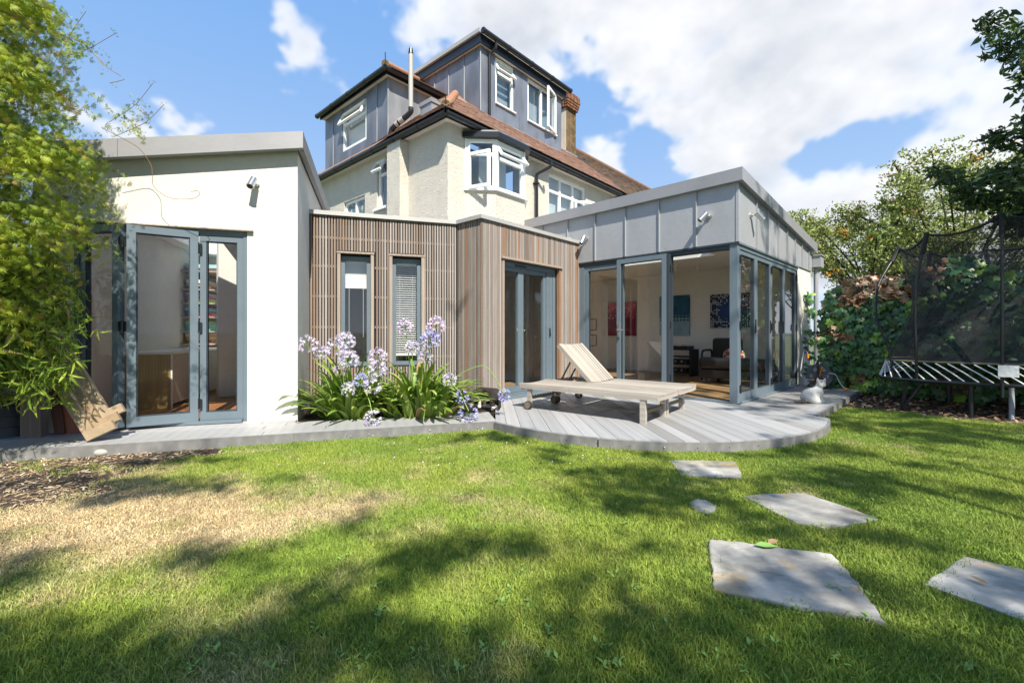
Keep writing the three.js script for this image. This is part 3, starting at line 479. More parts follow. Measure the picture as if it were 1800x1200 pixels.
  mesh('downpipe', tube([[1.93, 7.46, -db + .18], [1.93, 7.33, -db + .17], [1.90, 7.26, -db + .10], [1.86, 7.19, -db + .05], [1.86, 6.9, -db + .05], [1.86, 5.85, -db + .05]], .032, 40, 8), M.blackGloss, h);
  windowUnit(h, 'dormer_window', 2.103, 2.712, 6.253, 7.296, -db - .05, 1, (g) => g, { tran: [6.99], blind: .16 });
  openSash(h, .60, .30, [2.11, 6.98, -db + .09], 0, 0, .045).rotation.x = -.6;
  windowUnit(h, 'dormer_window', 3.223, 4.337, 6.258, 7.296, -db - .05, 1, (g) => g, { mull: [3.78], blind: .16 });
  openSash(h, .54, 1.02, [4.32, 6.26, -db + .03], Math.PI + .27, 0, .05, M.glassDark);
  mesh('sill', [bx(2.07, 2.75, 6.225, 6.252, -db - .05, -db + .05), bx(3.19, 4.37, 6.228, 6.256, -db - .05, -db + .05)], M.upvc, h);
  // ---- side loft box
  const ba = .10, b0 = 2.055, b1 = 4.9, bt = 6.46;
  mesh('loft_wall', LF(wallGeo([[b0 + .012, 4.95], [b1, 4.95], [b1, bt], [b0 + .012, bt]], [[2.925, 4.01, 5.40, 6.31]], ba + .012, ba + .2)), M.lead, h);
  const cut = [[b0 + .002, 2.477], [2.48, 2.915], [4.02, 4.472], [4.475, b1]];
  cut.forEach(([p, q], i) => mesh('lead_sheet', LF(bx(p, q, 4.95, bt, ba - .002 - (i % 2) * .002, ba + .012)), M.lead, h));
  mesh('lead_sheet', LF(bx(2.917, 4.018, 4.95, 5.392, ba - .003, ba + .012)), M.lead, h);
  for (const b of [2.4785, 4.4735]) mesh('lead_roll', rod([ba - .006, 4.95, -b], [ba - .006, bt, -b], .014, 8), M.leadLight, h);
  mesh('lead_roll', rod([ba, 4.95, -b0], [ba, bt, -b0], .018, 8), M.leadLight, h);
  [[ba + .001, .62], [.623, 1.13], [1.133, 1.628]].forEach(([p, q]) => mesh('lead_sheet', bx(p, q, 4.95, bt, -b0 - .2, -b0), M.leadLight, h));
  for (const x of [.6215, 1.1315]) mesh('lead_roll', rod([x, 5.2, -b0 + .004], [x, bt, -b0 + .004], .014, 8), M.leadLight, h);
  const lpath = [[ba, -b1 - .05], [ba, -b0], [1.62, -b0]];
  mesh('loft_soffit', strip(lpath, -.02, .095, bt - .012, bt + .006), M.soffit, h);
  mesh('loft_fascia', strip(lpath, .096, .118, bt - .035, bt + .105), M.blackGloss, h);
  gutter(h, [ba - .175, 6.505, -b1 - .1], [ba - .175, 6.505, -b0 + .19]); gutter(h, [ba - .19, 6.505, -b0 + .175], [1.60, 6.505, -b0 + .175]);
  const lw = windowUnit(h, 'loft_window', 2.93, 4.005, 5.405, 6.305, ba + .04, -1, LF, { tran: [6.02], blind: .1, blindMat: M.blindPale }); void lw;
  { const s = openSash(h, 1.05, .34, [ba - .13, 5.985, -4.0], 0, 0, .05); s.rotation.set(-.42, -Math.PI / 2, 0, 'YXZ'); }
  { const y0 = 6.54, ax = ba - .17, bz = b0 - .17, ex = 1.62, eb = 3.05, ey = 7.34, up = V(0, ey - y0, bz - eb), L = up.length();
    mesh('loft_roof', [slab([[ax, y0, -bz], [ex, y0, -bz], [ex, ey, -eb]]), slab([[ax, y0, -bz], [ex, ey, -eb], [ex, ey, -b1 - .2], [ax, y0, -b1 - .2]])], M.tile[1], h);
    tiles(h, [ax, y0, -bz + .02], [1, 0, 0], up.toArray(), ex - ax, L, (s, t) => s / (ex - ax) > t / L - .02 && s < ex - ax - .05 && t < L - .02, TILES, 7);
    const dh = V(ex - ax, ey - y0, bz - eb).normalize(); for (let i = 0; i < 8; i++) { const p = V(ax + .02, y0 + .04, -bz - .01).addScaledVector(dh, i * .28), q = p.clone().addScaledVector(dh, .295); mesh('hip_tile', rod(p.toArray(), q.toArray(), .075, 10, .07), M.clay, h); }
    mesh('hip_mortar', rod([ax - .01, y0 + .03, -bz + .01], [ax + .05, y0 + .06, -bz - .05], .08, 10), M.lime, h);
    mesh('hip_iron', rod([ax - .02, y0, -bz + .03], [ax - .03, y0 + .24, -bz + .04], .010, 6), M.black, h); }
  // ---- flue pipe, vent box, downpipes
  const pf = mesh('flue_pipe', [rod([.066, 5.46, -1.2], [.066, 6.56, -1.2], .045, 14)], M.pipeGrey, h);
  mesh('flue_cap', rod([.066, 6.55, -1.2], [.066, 6.66, -1.2], .05, 12, .036), M.blackGloss, pf);
  mesh('flue_elbow', tube([[.066, 5.50, -1.2], [.066, 5.42, -1.2], [.04, 5.36, -1.28], [.0, 5.30, -1.42], [-.03, 5.24, -1.55], [-.06, 5.17, -1.68], [-.07, 5.02, -1.72]], .052, 30, 10), M.blackGloss, pf);
  mesh('flue_collar', [rod([.012, 5.318, -1.37], [-.012, 5.28, -1.46], .058, 12), rod([-.02, 5.262, -1.50], [-.032, 5.238, -1.555], .058, 12)], M.pipeGrey, pf);
  mesh('vent_box', [bx(.22, .62, 5.2, 5.52, -1.1, -.75), bx(.20, .64, 5.52, 5.60, -1.12, -.73)], M.leadLight, h);
  mesh('downpipe', tube([[2.58, 4.77, .33], [2.58, 4.66, .32], [2.50, 4.58, .18], [2.42, 4.50, .07], [2.42, 4.3, .07], [2.42, 2.7, .07]], .034, 40, 8), M.blackGloss, h);
  for (const y of [4.3, 3.2]) mesh('pipe_clip', bx(2.37, 2.47, y, y + .03, .0, .11), M.black, h);
  mesh('downpipe', rod([-.04, 2.7, -1.665], [-.04, 4.80, -1.665], .03, 8), M.blackGloss, h);
  mesh('overflow_pipe', rod([1.55, 6.45, -1.90], [1.55, 5.9, -1.90], .03, 8), M.blackGloss, h);
  // ---- chimney
  mesh('chimney_stack', bx(5.46, 5.94, 5.6, 7.62, -2.1, -1.3), M.harl, h);
  mesh('chimney_face', bx(5.44, 5.459, 5.6, 7.55, -2.1, -1.31), M.rough, h);
  const brick = [0, 1, 2].map((v) => muv(new THREE.BoxGeometry(.155, .062, .10)));
  for (let j = 0; j < 6; j++) { const o = j < 4 ? .02 + j * .016 : .06; for (let i = 0; i < 4; i++) { const x = 5.42 - o + (i + .5) * ((.52 + 2 * o) / 4); const m = mesh('brick', brick[i % 3], M.brickSet[(i + j) % 3], h, true); m.position.set(x, 7.60 + j * .07, -1.30 + o); } for (let i = 0; i < 5; i++) { const m = mesh('brick', brick[i % 3], M.brickSet[(i * 2 + j) % 3], h, true); m.rotation.y = Math.PI / 2; m.position.set(5.42 - o, 7.60 + j * .07, -1.42 - i * .165); } }
  mesh('chimney_core', bx(5.40, 5.98, 7.57, 8.0, -2.1, -1.315), M.lime, h);
  mesh('chimney_pot', rod([5.62, 7.98, -1.6], [5.62, 8.35, -1.6], .13, 14, .10), M.potRed, h);
  mesh('flashing', bx(5.36, 6.0, 5.95, 6.30, -1.33, -1.27), M.leadLight, h);
}
{ // neighbour: the other half of the pair, with its older mossy roof
  const n = thing('neighbour_house', 'adjoining house with old dark mossy tiled roof beyond the chimney', 'house', [OH[0], 0, OH[1]], TH);
  const x0 = 5.97, x1 = 13.5, rid = 2.35, ry = EY + PT * (rid + .28);
  mesh('wall', bx(x0, x1, 2.5, 4.79, -.24, -.02), M.harl, n);
  mesh('roof', [tri([x0, EY, .28, x1, EY, .28, x1, ry, -rid, x0, ry, -rid], [0, 1, 2, 0, 2, 3]).toNonIndexed(), tri([x0, EY, -4.9, x1, EY, -4.9, x1, ry, -rid, x0, ry, -rid], [0, 2, 1, 0, 3, 2]).toNonIndexed()], M.oldTile[0], n);
  tiles(n, [x0, EY, .30], [1, 0, 0], [0, PT, -1], 7.5, 3.6, (s, t) => s < 7.4, OLDT, 21);
  for (let i = 0; i < 17; i++) mesh('ridge_tile', rod([x0 + i * .44, ry + .03, -rid], [x0 + i * .44 + .45, ry + .03, -rid], .10, 8), M.oldTile[3], n);
  mesh('soffit', bx(x0, x1, 4.785, 4.80, -.02, .14), M.soffit, n);
  mesh('fascia', bx(x0, x1, 4.785, 4.90, .141, .16), M.teakDark, n);
  gutter(n, [x0 + .02, 4.84, .215], [x1, 4.84, .215]);
  mesh('corbel', [bx(x0 - .10, x0 + .04, 4.50, 4.78, .0, .27), bx(x0 - .10, x0 + .04, 4.36, 4.50, .0, .15)], M.rough, n);
  mesh('end_wall', bx(x1 - .2, x1, 2.5, ry - .1, -4.8, -.25), M.harl, n);
}
// ================================================================ ground: lawn, beds, decks, stones
const lawnN = (x, d, s, k) => fb3(x * s + 31, k, d * s + 17, 4);
function dryness(x, d) {                                            // straw-coloured patches worn into the lawn on the left
  let v = (lawnN(x, d, 1.3, 3) - .52) * 1.1 + (lawnN(x, d, 4.2, 9) - .5) * 1.5 + (lawnN(x, d, 11, 21) - .5) * .9;
  v += .78 * Math.exp(-(((x + 1.55) / 1.05) ** 2) - (((d - 2.62 - (x + 1.5) * .12) / .42) ** 2));
  v += .62 * Math.exp(-(((x + 2.6) / 1.0) ** 2) - (((d - 2.75) / .75) ** 2));
  v += .35 * Math.exp(-(((x + 2.1) / .9) ** 2) - (((d - 1.95) / .35) ** 2));
  v += .25 * Math.exp(-(((x + .6) / .7) ** 2) - (((d - 3.2) / .5) ** 2));
  v -= .35 * step2(-.2, 1.0, x);
  return clamp(v, 0, 1);
}
const inPoly = (x, y, P) => { let c = false; for (let i = 0, j = P.length - 1; i < P.length; j = i++) if ((P[i][1] > y) !== (P[j][1] > y) && x < (P[j][0] - P[i][0]) * (y - P[i][1]) / (P[j][1] - P[i][1]) + P[i][0]) c = !c; return c; };
const toLocal = (O, T) => (x, d) => { const rx = x - O[0], rd = d + O[1], c = Math.cos(T), s = Math.sin(T); return [rx * c + rd * s, rx * s - rd * c]; };   // (x, depth) -> local x, z
const inA = toLocal(OA, TA), inC = toLocal(OC, TC);
const mulchEdge = (d) => -2.72 - .10 * (d - 3.4) + (d < 3.1 ? (3.1 - d) * -1.1 : 0) + .16 * Math.sin(d * 5.1) + .09 * Math.sin(d * 13);
const isMulch = (x, d) => d > 2.55 && d < 5.2 && x < mulchEdge(d);
const isRightBed = (x, d) => { const n = .76 * (x - 4.77) + .65 * (d - 6.49) + .05 * Math.sin(d * 7); return n > 0 && d < 9.5; };
{
  const S = 16, t = tex(1024, 1024, (u, v) => {
    const x = (u < .5 ? u : u - 1) * S, z = (v > .125 ? v - 1 : v) * S, d = -z, q = dryness(x, d), n = fbm(u * 180, v * 180, 3, 3, 180), m = fbm(u * 60, v * 60, 8, 3, 60);
    const g = [lerp(.11, .21, n), lerp(.17, .27, n), .035], s = [lerp(.34, .56, n), lerp(.25, .43, n), lerp(.14, .26, n)], soil = [.10, .065, .04];
    let k = clamp(q * 1.25), c = [0, 1, 2].map((i) => lerp(g[i], s[i], k)); const bare = step2(.72, .8, m) * .6; c = c.map((a, i) => lerp(a, soil[i], bare));
    const so = isMulch(x, d) || isRightBed(x, d) ? 1 : 0; c = c.map((a, i) => lerp(a, [.10, .068, .045][i] * (.6 + .8 * n), so));
    return c.map((a) => Math.pow(a, 1 / 2.2));
  });
  const g = new THREE.PlaneGeometry(400, 400); g.rotateX(-Math.PI / 2);
  const near = new THREE.PlaneGeometry(15.9, 15.9); near.rotateX(-Math.PI / 2); near.translate(0, .004, -6);
  struct(mesh('ground', g, mat(.13, .17, .06, 1, { map: rep(tMottle, 3) }), scene));
  const l = struct(mesh('lawn', near, mat(1, 1, 1, 1, { map: rep(t, S), bumpMap: rep(tPebble, .3), bumpScale: .02 }), scene)); l.userData.label = 'patchy garden lawn, green to the right and straw-dry on the left';
}
const STONES = [
  { P: [[1.315, 3.72], [1.62, 3.71], [1.83, 3.68], [1.745, 3.45], [1.67, 3.27], [1.275, 3.35]], label: 'stepping stone slab nearest the curved deck' },
  { P: [[1.11, 2.79], [1.17, 2.835], [1.225, 2.825], [1.24, 2.72], [1.145, 2.625], [1.10, 2.67]], label: 'smallest stepping stone, a fist-wide grey slab in the grass' },
  { P: [[1.51, 2.905], [1.70, 2.945], [1.93, 2.952], [2.04, 2.70], [2.08, 2.55], [1.90, 2.49], [1.695, 2.44], [1.59, 2.51]], label: 'broad grey stepping stone in the middle of the right lawn' },
  { P: [[1.01, 2.285], [1.15, 2.255], [1.33, 2.19], [1.52, 2.13], [1.475, 1.98], [1.455, 1.90], [1.40, 1.75], [1.355, 1.645], [1.07, 1.75], [.84, 1.85], [.90, 2.0]], label: 'largest cracked stepping stone with a green leaf lying on it' },
  { P: [[2.135, 2.115], [2.30, 1.98], [2.46, 1.80], [2.10, 1.60], [1.89, 1.65], [1.74, 1.885]], label: 'stepping stone slab cut by the right edge of the picture' }];
function jag(P, seed, amp = .012, n = 5) { const R = rng(seed), out = []; P.forEach((a, i) => { const b = P[(i + 1) % P.length]; for (let k = 0; k < n; k++) { const t = k / n; out.push([lerp(a[0], b[0], t) + (R() - .5) * amp, lerp(a[1], b[1], t) + (R() - .5) * amp]); } }); return out; }
STONES.forEach((s, i) => {
  const P = jag(s.P, 40 + i), sh = new THREE.Shape(P.map((p) => new THREE.Vector2(p[0], p[1])));
  const g = new THREE.ExtrudeGeometry(sh, { depth: .03, bevelEnabled: true, bevelThickness: .008, bevelSize: .008, bevelSegments: 2 }); g.rotateX(-Math.PI / 2); g.translate(0, -.019 + (i % 2) * .003, 0);
  tag(mesh('stepping_stone', g, M.stone[i % 3], scene), s.label, 'stepping stone', 'stepping stones across the lawn');
});
// ---- decks
function clipPoly(P, nx, ny, c) { const out = []; for (let i = 0; i < P.length; i++) { const a = P[i], b = P[(i + 1) % P.length], da = nx * a[0] + ny * a[1] - c, db = nx * b[0] + ny * b[1] - c; if (da <= 0) out.push(a); if ((da < 0 && db > 0) || (da > 0 && db < 0)) { const t = da / (da - db); out.push([lerp(a[0], b[0], t), lerp(a[1], b[1], t)]); } } return out; }
const DC = [1.655, 6.335], DR = 2.30;
{
  const deck = thing('round_deck', 'rounded grey board deck in front of the glass doors', 'deck', [DC[0], 0, -DC[1]]);
  const q = [-.0507, .9987], p = [.9987, .0507], W = .1432, R = rng(77);
  const circ = []; for (let i = 0; i < 72; i++) { const a = i / 72 * 2 * Math.PI; circ.push([Math.cos(a) * DR, Math.sin(a) * DR]); }
  for (let i = 0; i < 33; i++) {
    const p0 = -2.36 + i * W;
    let P = circ.slice(); P = clipPoly(P, p[0], p[1], p0 + W - .004); if (P.length > 2) P = clipPoly(P, -p[0], -p[1], -p0);
    // path end on the left: x >= -.0368 * depth ; right-hand deck: joint from the corner of the glass room
    if (P.length > 2) P = clipPoly(P, -1, -.0368, DC[0] + .0368 * DC[1]);
    if (P.length > 2) { const nx = .88, ny = .475, c = nx * (3.093 - DC[0]) + ny * (6.139 - DC[1]); P = clipPoly(P, nx, ny, c - .004); }
    if (P.length < 3) continue;
    const m = [4, 4, 3, 3, 0, 1, 2, 0, 1, 2, 0, 5, 0, 2, 1][[3, 4, 4, 7, 6, 5, 8, 2, 6, 9, 4, 5, 7, 8, 0, 6, 1, 8, 10, 3, 5, 7, 2, 9, 6, 11, 8, 4, 5, 12, 3, 9, 6][i] % 15];
    const sh = new THREE.Shape(P.map((a) => new THREE.Vector2(a[0], a[1])));
    const g = new THREE.ExtrudeGeometry(sh, { depth: .022, bevelEnabled: false }); g.rotateX(-Math.PI / 2); g.translate(0, DY - .022 - R() * .0015, 0);
    const o = mesh('deck_board', g, M.deck[m], deck, true);
    const pos = g.attributes.position, uv = new Float32Array(pos.count * 2), off = R() * 3; for (let k = 0; k < pos.count; k++) { const x = pos.getX(k), d = -pos.getZ(k); uv[2 * k] = x * p[0] + d * p[1] + off; uv[2 * k + 1] = x * q[0] + d * q[1] + off; } g.setAttribute('uv', new THREE.BufferAttribute(uv, 2)); void o;
  }
  const arc = (a0, a1, r0, r1, y0, y1) => { const pts = []; const n = 40; for (let i = 0; i <= n; i++) { const a = lerp(a0, a1, i / n); pts.push([Math.cos(a), -Math.sin(a)]); } return poly([...pts.map((v) => [v[0] * r1, v[1] * r1]), ...pts.reverse().map((v) => [v[0] * r0, v[1] * r0])], y0, y1); };
  const ang = (x, d) => Math.atan2(d - DC[1], x - DC[0]);
  const aL = ang(-.185, 4.94), aM = ang(.83, 4.25), aR = ang(3.63, 5.22);
  const fasc = [[aL, aM - .003], [aM + .003, aR]];
  fasc.forEach(([a0, a1], i) => mesh('edge_board', arc(a0, a1, DR + .001, DR + .023, -.02 + i * .006, DY - .004 - i * .005), M.fascia, deck));
  mesh('underframe', arc(aL, aR, DR - .12, DR - .02, -.05, DY - .03), M.black, deck);
  // screws in the edge board
  for (let i = 0; i < 16; i++) { const a = lerp(aL + .03, aR - .03, i / 15); const s = mesh('screw', rod([0, 0, 0], [.004, 0, 0], .005, 6), M.black, deck); s.position.set(Math.cos(a) * (DR + .021), .045, -Math.sin(a) * (DR + .021)); s.rotation.y = a; }
}
{
  const deck = thing('side_deck', 'narrow grey board deck running back beside the glazed doors', 'deck', [OC[0], 0, OC[1]], TC);
  for (let i = 0; i < 6; i++) { const z0 = .018 + i * .151, z1 = z0 + .147; mesh('deck_board', poly([[-.3 * z0 + .008, z0], [3.42, z0], [3.42, z1], [-.3 * z1 + .008, z1]], DY - .024, DY - .002), M.deck[[4, 5, 4, 4, 5, 3][i]], deck).geometry.rotateY(0); }
  mesh('edge_board', bx(-.262, 3.44, -.03, DY - .006, .926, .948), M.fascia, deck);
  mesh('edge_board', bx(3.422, 3.442, -.03, DY - .006, .02, .924), M.fascia, deck);
  mesh('underframe', bx(-.1, 3.38, -.03, .06, .80, .90), M.black, deck);
}
{
  const path = thing('board_walk', 'pale grey boardwalk along the white studio and planting bed', 'boardwalk', [OA[0], 0, OA[1]], TA);
  const R = rng(9);
  for (let i = 0; i < 5; i++) {
    const z0 = .02 + i * .1465, z1 = z0 + .1430, right = (z) => { const s = 2.13 + (.75 - z) * .10; return s; };
    let x = -2.5; const end = i === 0 ? .0 : 99;
    const cuts = []; let c = -2.5 + .25 + R() * 1.0; while (c < 1.9) { cuts.push(c); c += .95 + R() * .9; }
    for (const cut of [...cuts, 99]) {
      const x1 = Math.min(cut, end, cut === 99 ? 99 : cut); const e0 = x1 > 50 ? right(z0) : x1, e1 = x1 > 50 ? right(z1) : x1;
      if (x < e0) mesh('deck_board', poly([[x + .0025, z0], [e0 - .0025, z0], [e1 - .0025, z1], [x + .0025, z1]], DY - .022, DY - .0005 - R() * .001), M.deck[[0, 2, 1, 2][Math.floor(R() * 4)]], path);
      x = Math.min(cut, end); if (x >= end) break;
    }
  }
  mesh('edge_board', bx(-2.5, .08, -.03, DY - .002, .7515, .772), M.fascia, path);
  mesh('edge_board', bx(.083, 2.128, -.03, DY - .002, .7515, .772), M.fascia, path);
  mesh('underframe', bx(-2.45, 2.1, -.03, DY - .03, .60, .74), M.black, path);
}
{ // planting bed between boardwalk and slats
  const g = poly([[.02, .16], [2.25, .16], [2.55, -.35], [2.05, -.95], [.02, -.95]], -.02, .075); const s = struct(mesh('planting_bed', g, M.soil, scene)); s.position.set(OA[0], 0, OA[1]); s.rotation.y = TA;
}
// ---- grass blades
{
  const R = rng(1234), variants = [];
  for (let v = 0; v < 3; v++) {
    const pos = [], col = [], idx = [], nor = [];
    for (let i = 0; i < 170; i++) {
      const a = R() * 6.283, r = Math.sqrt(R()) * .085, x = Math.cos(a) * r, z = Math.sin(a) * r, t = R() * 6.283, w = .0010 + R() * .0010, h = (.009 + R() * .014) * (R() < .06 ? 1.6 : 1), ln = (.25 + R() * .9) * h, la = R() * 6.283;
      const dx = Math.cos(t) * w, dz = Math.sin(t) * w, lx = Math.cos(la) * ln, lz = Math.sin(la) * ln, b = pos.length / 3, c = .72 + R() * .5, yl = R() < .12 ? .35 : 0;
      pos.push(x - dx, -.004, z - dz, x + dx, -.004, z + dz, x - dx * .8 + lx * .35, h * .62, z - dz * .8 + lz * .35, x + dx * .8 + lx * .35, h * .62, z + dz * .8 + lz * .35, x + lx, h, z + lz);
      for (let k = 0; k < 5; k++) { col.push(c * (1 + yl * .8), c * (1 + yl * .25), c); nor.push(lx * 4, .8, lz * 4); }
      idx.push(b, b + 1, b + 2, b + 1, b + 3, b + 2, b + 2, b + 3, b + 4);
    }
    const g = tri(pos, idx); g.setAttribute('color', new THREE.Float32BufferAttribute(col, 3)); variants.push(g);
  }
  const lists = [[], [], []], stoneIn = STONES.map((s) => { const cx = s.P.reduce((a, p) => a + p[0], 0) / s.P.length, cy = s.P.reduce((a, p) => a + p[1], 0) / s.P.length; return s.P.map((p) => [cx + (p[0] - cx) * 1.03 + Math.sign(p[0] - cx) * .022, cy + (p[1] - cy) * 1.03 + Math.sign(p[1] - cy) * .022]); });
  const green = new THREE.Color(), G1 = C3(.20, .30, .036), G2 = C3(.28, .35, .052), G3 = C3(.135, .235, .03), ST = C3(.64, .52, .32), ST2 = C3(.46, .35, .20);
  for (let d = .55; d < 7.3;) {
    const sp = d < 2.2 ? .050 : d < 3.2 ? .056 : .066; const half = Math.min(1.25 * d + .7, 8);
    for (let x = -half; x < half; x += sp) {
      const X = x + (R() - .5) * sp, D = d + (R() - .5) * sp;
      const la = inA(X, D), lc = inC(X, D);
      if (la[1] < .80 && la[0] < 2.2) continue;
      if (Math.hypot(X - DC[0], D - DC[1]) < DR + .045 || (lc[1] < .985 && lc[0] > -.5) || D > 5.05 && X < 1.6) continue;
      if (isRightBed(X, D) || X > 6.2) continue;
      if (isMulch(X, D) && R() > .05) continue;
      const q = dryness(X, D); if (q > .3 && R() < q * .22) continue;
      if (stoneIn.some((P) => inPoly(X, D, P))) continue;
      if (Math.abs(X - .92) < .035 && Math.abs(D - 1.8) < .03) continue;
      const n = lawnN(X, D, 2.2, 5), k = R();
      green.copy(G1).lerp(G2, clamp(n * 1.6 - .4)).lerp(G3, clamp((.5 - lawnN(X, D, .9, 15)) * 2.2)); green.lerp(k < .5 ? ST : ST2, clamp(q * 1.15 + (R() - .5) * .35 * (q > .06 ? 1 : .2)) * .92); green.multiplyScalar(.82 + R() * .36);
      const hs = (.75 + R() * .5) * (1 - .35 * q) * (n > .62 ? 1.25 : 1);
      lists[Math.floor(R() * 3)].push([MX(X, .004, -D, (R() - .5) * .12, R() * 6.28, (R() - .5) * .12, 1, hs), green.clone()]);
    }
    d += sp;
  }
  const gm = mat(1, 1, 1, .75, { vertexColors: true, side: THREE.DoubleSide });
  lists.forEach((l, i) => { const o = cloud('grass', variants[i], gm, l, scene); tag(o, 'short mown grass blades of the lawn', 'grass'); });
  // chips and dead leaves on the beds
  const chip = bx(-.02, .02, 0, .004, -.005, .005), R2 = rng(88), list = [], chips = [C3(.36, .25, .15), C3(.24, .16, .10), C3(.50, .38, .23), C3(.16, .11, .07), C3(.55, .46, .33)];
  for (let i = 0; i < 11000; i++) { const d = 2.5 + R2() * 2.6, x = -5.8 + R2() * 3.5; if (!isMulch(x + (R2() - .5) * .5, d) || (inA(x, d)[1] < .80 && inA(x, d)[0] > -2.52)) continue; list.push([MX(x, .006 + R2() * .012, -d, (R2() - .5) * .7, R2() * 6.28, (R2() - .5) * .7, .3 + R2() * .7), chips[Math.floor(R2() * 5)].clone().multiplyScalar(.6 + R2() * .6)]); }
  tag(cloud('wood_chips', chip, mat(1, 1, 1, .9), list, scene), 'bark and wood chip mulch under the left shrubs', 'mulch');
  const lf = tri([0, 0, -.03, .018, .006, 0, 0, .002, .03, -.018, .007, 0], [0, 1, 2, 0, 2, 3]), l2 = [], brown = [C3(.28, .16, .08), C3(.18, .10, .055), C3(.38, .25, .13), C3(.10, .065, .04), C3(.44, .34, .24)];
  for (let i = 0; i < 4200; i++) { const d = 4.6 + R2() * 4.2, x = 4.4 + R2() * 4.2; if (!isRightBed(x + (R2() - .5) * .2, d)) continue; l2.push([MX(x, .008 + R2() * .02, -d, (R2() - .5) * 1.0, R2() * 6.28, (R2() - .5) * 1.0, .5 + R2() * 1.1), brown[Math.floor(R2() * 5)].clone().multiplyScalar(.6 + R2() * .6)]); }
  tag(cloud('leaf_litter', lf, mat(1, 1, 1, .9, { side: THREE.DoubleSide }), l2, scene), 'brown leaf litter on the soil bed under the ivy', 'leaf litter');
}
// ================================================================ things in the garden
// ---- pair of sun loungers
{
  const place = [.10, 0, -5.83], turn = -.681;
  function lounger(z0, raised, label) {
    const t = thing('sun_lounger', label, 'sun lounger', [place[0], DY, place[2]], turn, 'pair of wooden sun loungers side by side');
    const z1 = z0 - .64, L = 1.83, top = .33, R = rng(raised ? 4 : 8);
    mesh('side_rail', bx(.0, .742, .262, .315, z0 - .03, z0), M.teak[0], t); mesh('side_rail', bx(.745, L, .262, .315, z0 - .03, z0), M.teak[2], t);
    mesh('side_rail', bx(.0, .742, .262, .315, z1, z1 + .03), M.teak[1], t); mesh('side_rail', bx(.745, L, .262, .315, z1, z1 + .03), M.teak[0], t);
    mesh('end_rail', bx(L - .03, L - .001, .255, .312, z1 + .031, z0 - .031), M.teak[2], t); mesh('end_rail', bx(.001, .03, .245, .312, z1 + .031, z0 - .031), M.teak[1], t);
    for (const x of [.40, .72, 1.15, 1.5]) mesh('cross_bar', bx(x, x + .04, .255, .295, z1 + .031, z0 - .031), M.teakDark, t);
    const n = 10, w = .64 / n; const hingeX = .70, al = 44 * Math.PI / 180, bl = .72;
    for (let i = 0; i < n; i++) {
      const za = z0 - i * w - .005, zb = z0 - (i + 1) * w + .005, u = (i + .5) / n * 2 - 1, dip = -.022 * (1 - u * u);
      mesh('slat', bx(hingeX + .012, L + .004, top - .016 + dip * .6, top + dip * .6, zb, za), M.teak[Math.floor(R() * 3)], t);
      const s = mesh('back_slat', bx(-bl, -.004, -.014 + dip, .004 + dip, zb, za), M.teak[Math.floor(R() * 3)], t); s.position.set(hingeX, top - .002, 0); if (raised) s.rotation.z = -al; else s.position.y = top - .004;
    }
    if (raised) {
      for (const z of [z0 - .004, z1 + .029]) { const s = mesh('back_rail', bx(-bl, -.004, -.055, -.010, z - .025, z), M.teak[1], t); s.position.set(hingeX, top, 0); s.rotation.z = -al; }
      mesh('prop', rod([.30, .66, z0 - .2], [.06, .25, z0 - .2], .014), M.teakDark, t); mesh('prop', rod([.30, .66, z1 + .2], [.06, .25, z1 + .2], .014), M.teakDark, t);
      for (let i = 0; i < 9; i++) mesh('notch', bx(.03 + i * .06, .05 + i * .06, .296, .318, z1 + .12, z1 + .16), M.teakDark, t);
    }
    for (const z of [z0 - .062, z1 + .008]) {
      mesh('leg', bx(1.63, 1.69, 0, .261, z, z + .054), M.teak[2], t);
      const lg = mesh('wheel_leg', bx(.11, .165, .055, .261, z + .008, z + .046), M.teak[1], t);
      const wh = new THREE.CylinderGeometry(.052, .052, .05, 24); wh.rotateX(Math.PI / 2); wh.translate(.138, .0525, z + .027 + (z > z1 + .1 ? .030 : -.005));
      mesh('tyre', wh, M.rubber, lg); const hb = new THREE.CylinderGeometry(.042, .042, .062, 24); hb.rotateX(Math.PI / 2); hb.translate(.138, .0525, z + .027 + (z > z1 + .1 ? .030 : -.005)); mesh('wheel', hb, M.teakDark, lg);
    }
    mesh('stretcher', bx(1.645, 1.672, .10, .135, z1 + .065, z0 - .065), M.teakDark, t); mesh('stretcher', bx(.125, .15, .125, .158, z1 + .06, z0 - .06), M.teakDark, t);
    for (let i = 0; i < 8; i++) mesh('notch', bx(.115, .128, .128, .168, z1 + .10 + i * .058, z1 + .118 + i * .058), M.teak[0], t);
  }
  lounger(0, false, 'nearer sun lounger lying fully flat, weathered teak slats');
  lounger(-.652, true, 'farther sun lounger with its slatted backrest raised');
}
// ---- stainless wall spotlights
function spot(label, pos, turn, side, drop) {
  const t = thing('wall_spotlight', label, 'wall light', pos, turn, 'stainless steel wall spotlights');
  mesh('wall_plate', rod([0, 0, 0], [0, 0, .022], .035, 18), M.steel, t);
  mesh('arm', tube([[0, 0, .02], [side * .02, -.004, .06], [side * .03, -.012, .085]], .011, 8, 8), M.steel, t);
  const b = [side * .018, .03, .075], e = [side * .095, .03 - drop, .14];
  const h = mesh('lamp_body', rod(b, e, .036, 20), M.steel, t); mesh('lamp_rim', rod(V(...b).lerp(V(...e), .95).toArray(), V(...b).lerp(V(...e), 1.04).toArray(), .039, 20), M.steel, h); mesh('lamp_lens', rod(V(...b).lerp(V(...e), 1.035).toArray(), V(...b).lerp(V(...e), 1.05).toArray(), .030, 16), M.dark, h);
}
const W3 = (O, T, x, y, z) => { const c = Math.cos(T), s = Math.sin(T); return [O[0] + x * c + z * s, y, O[1] - x * s + z * c]; };
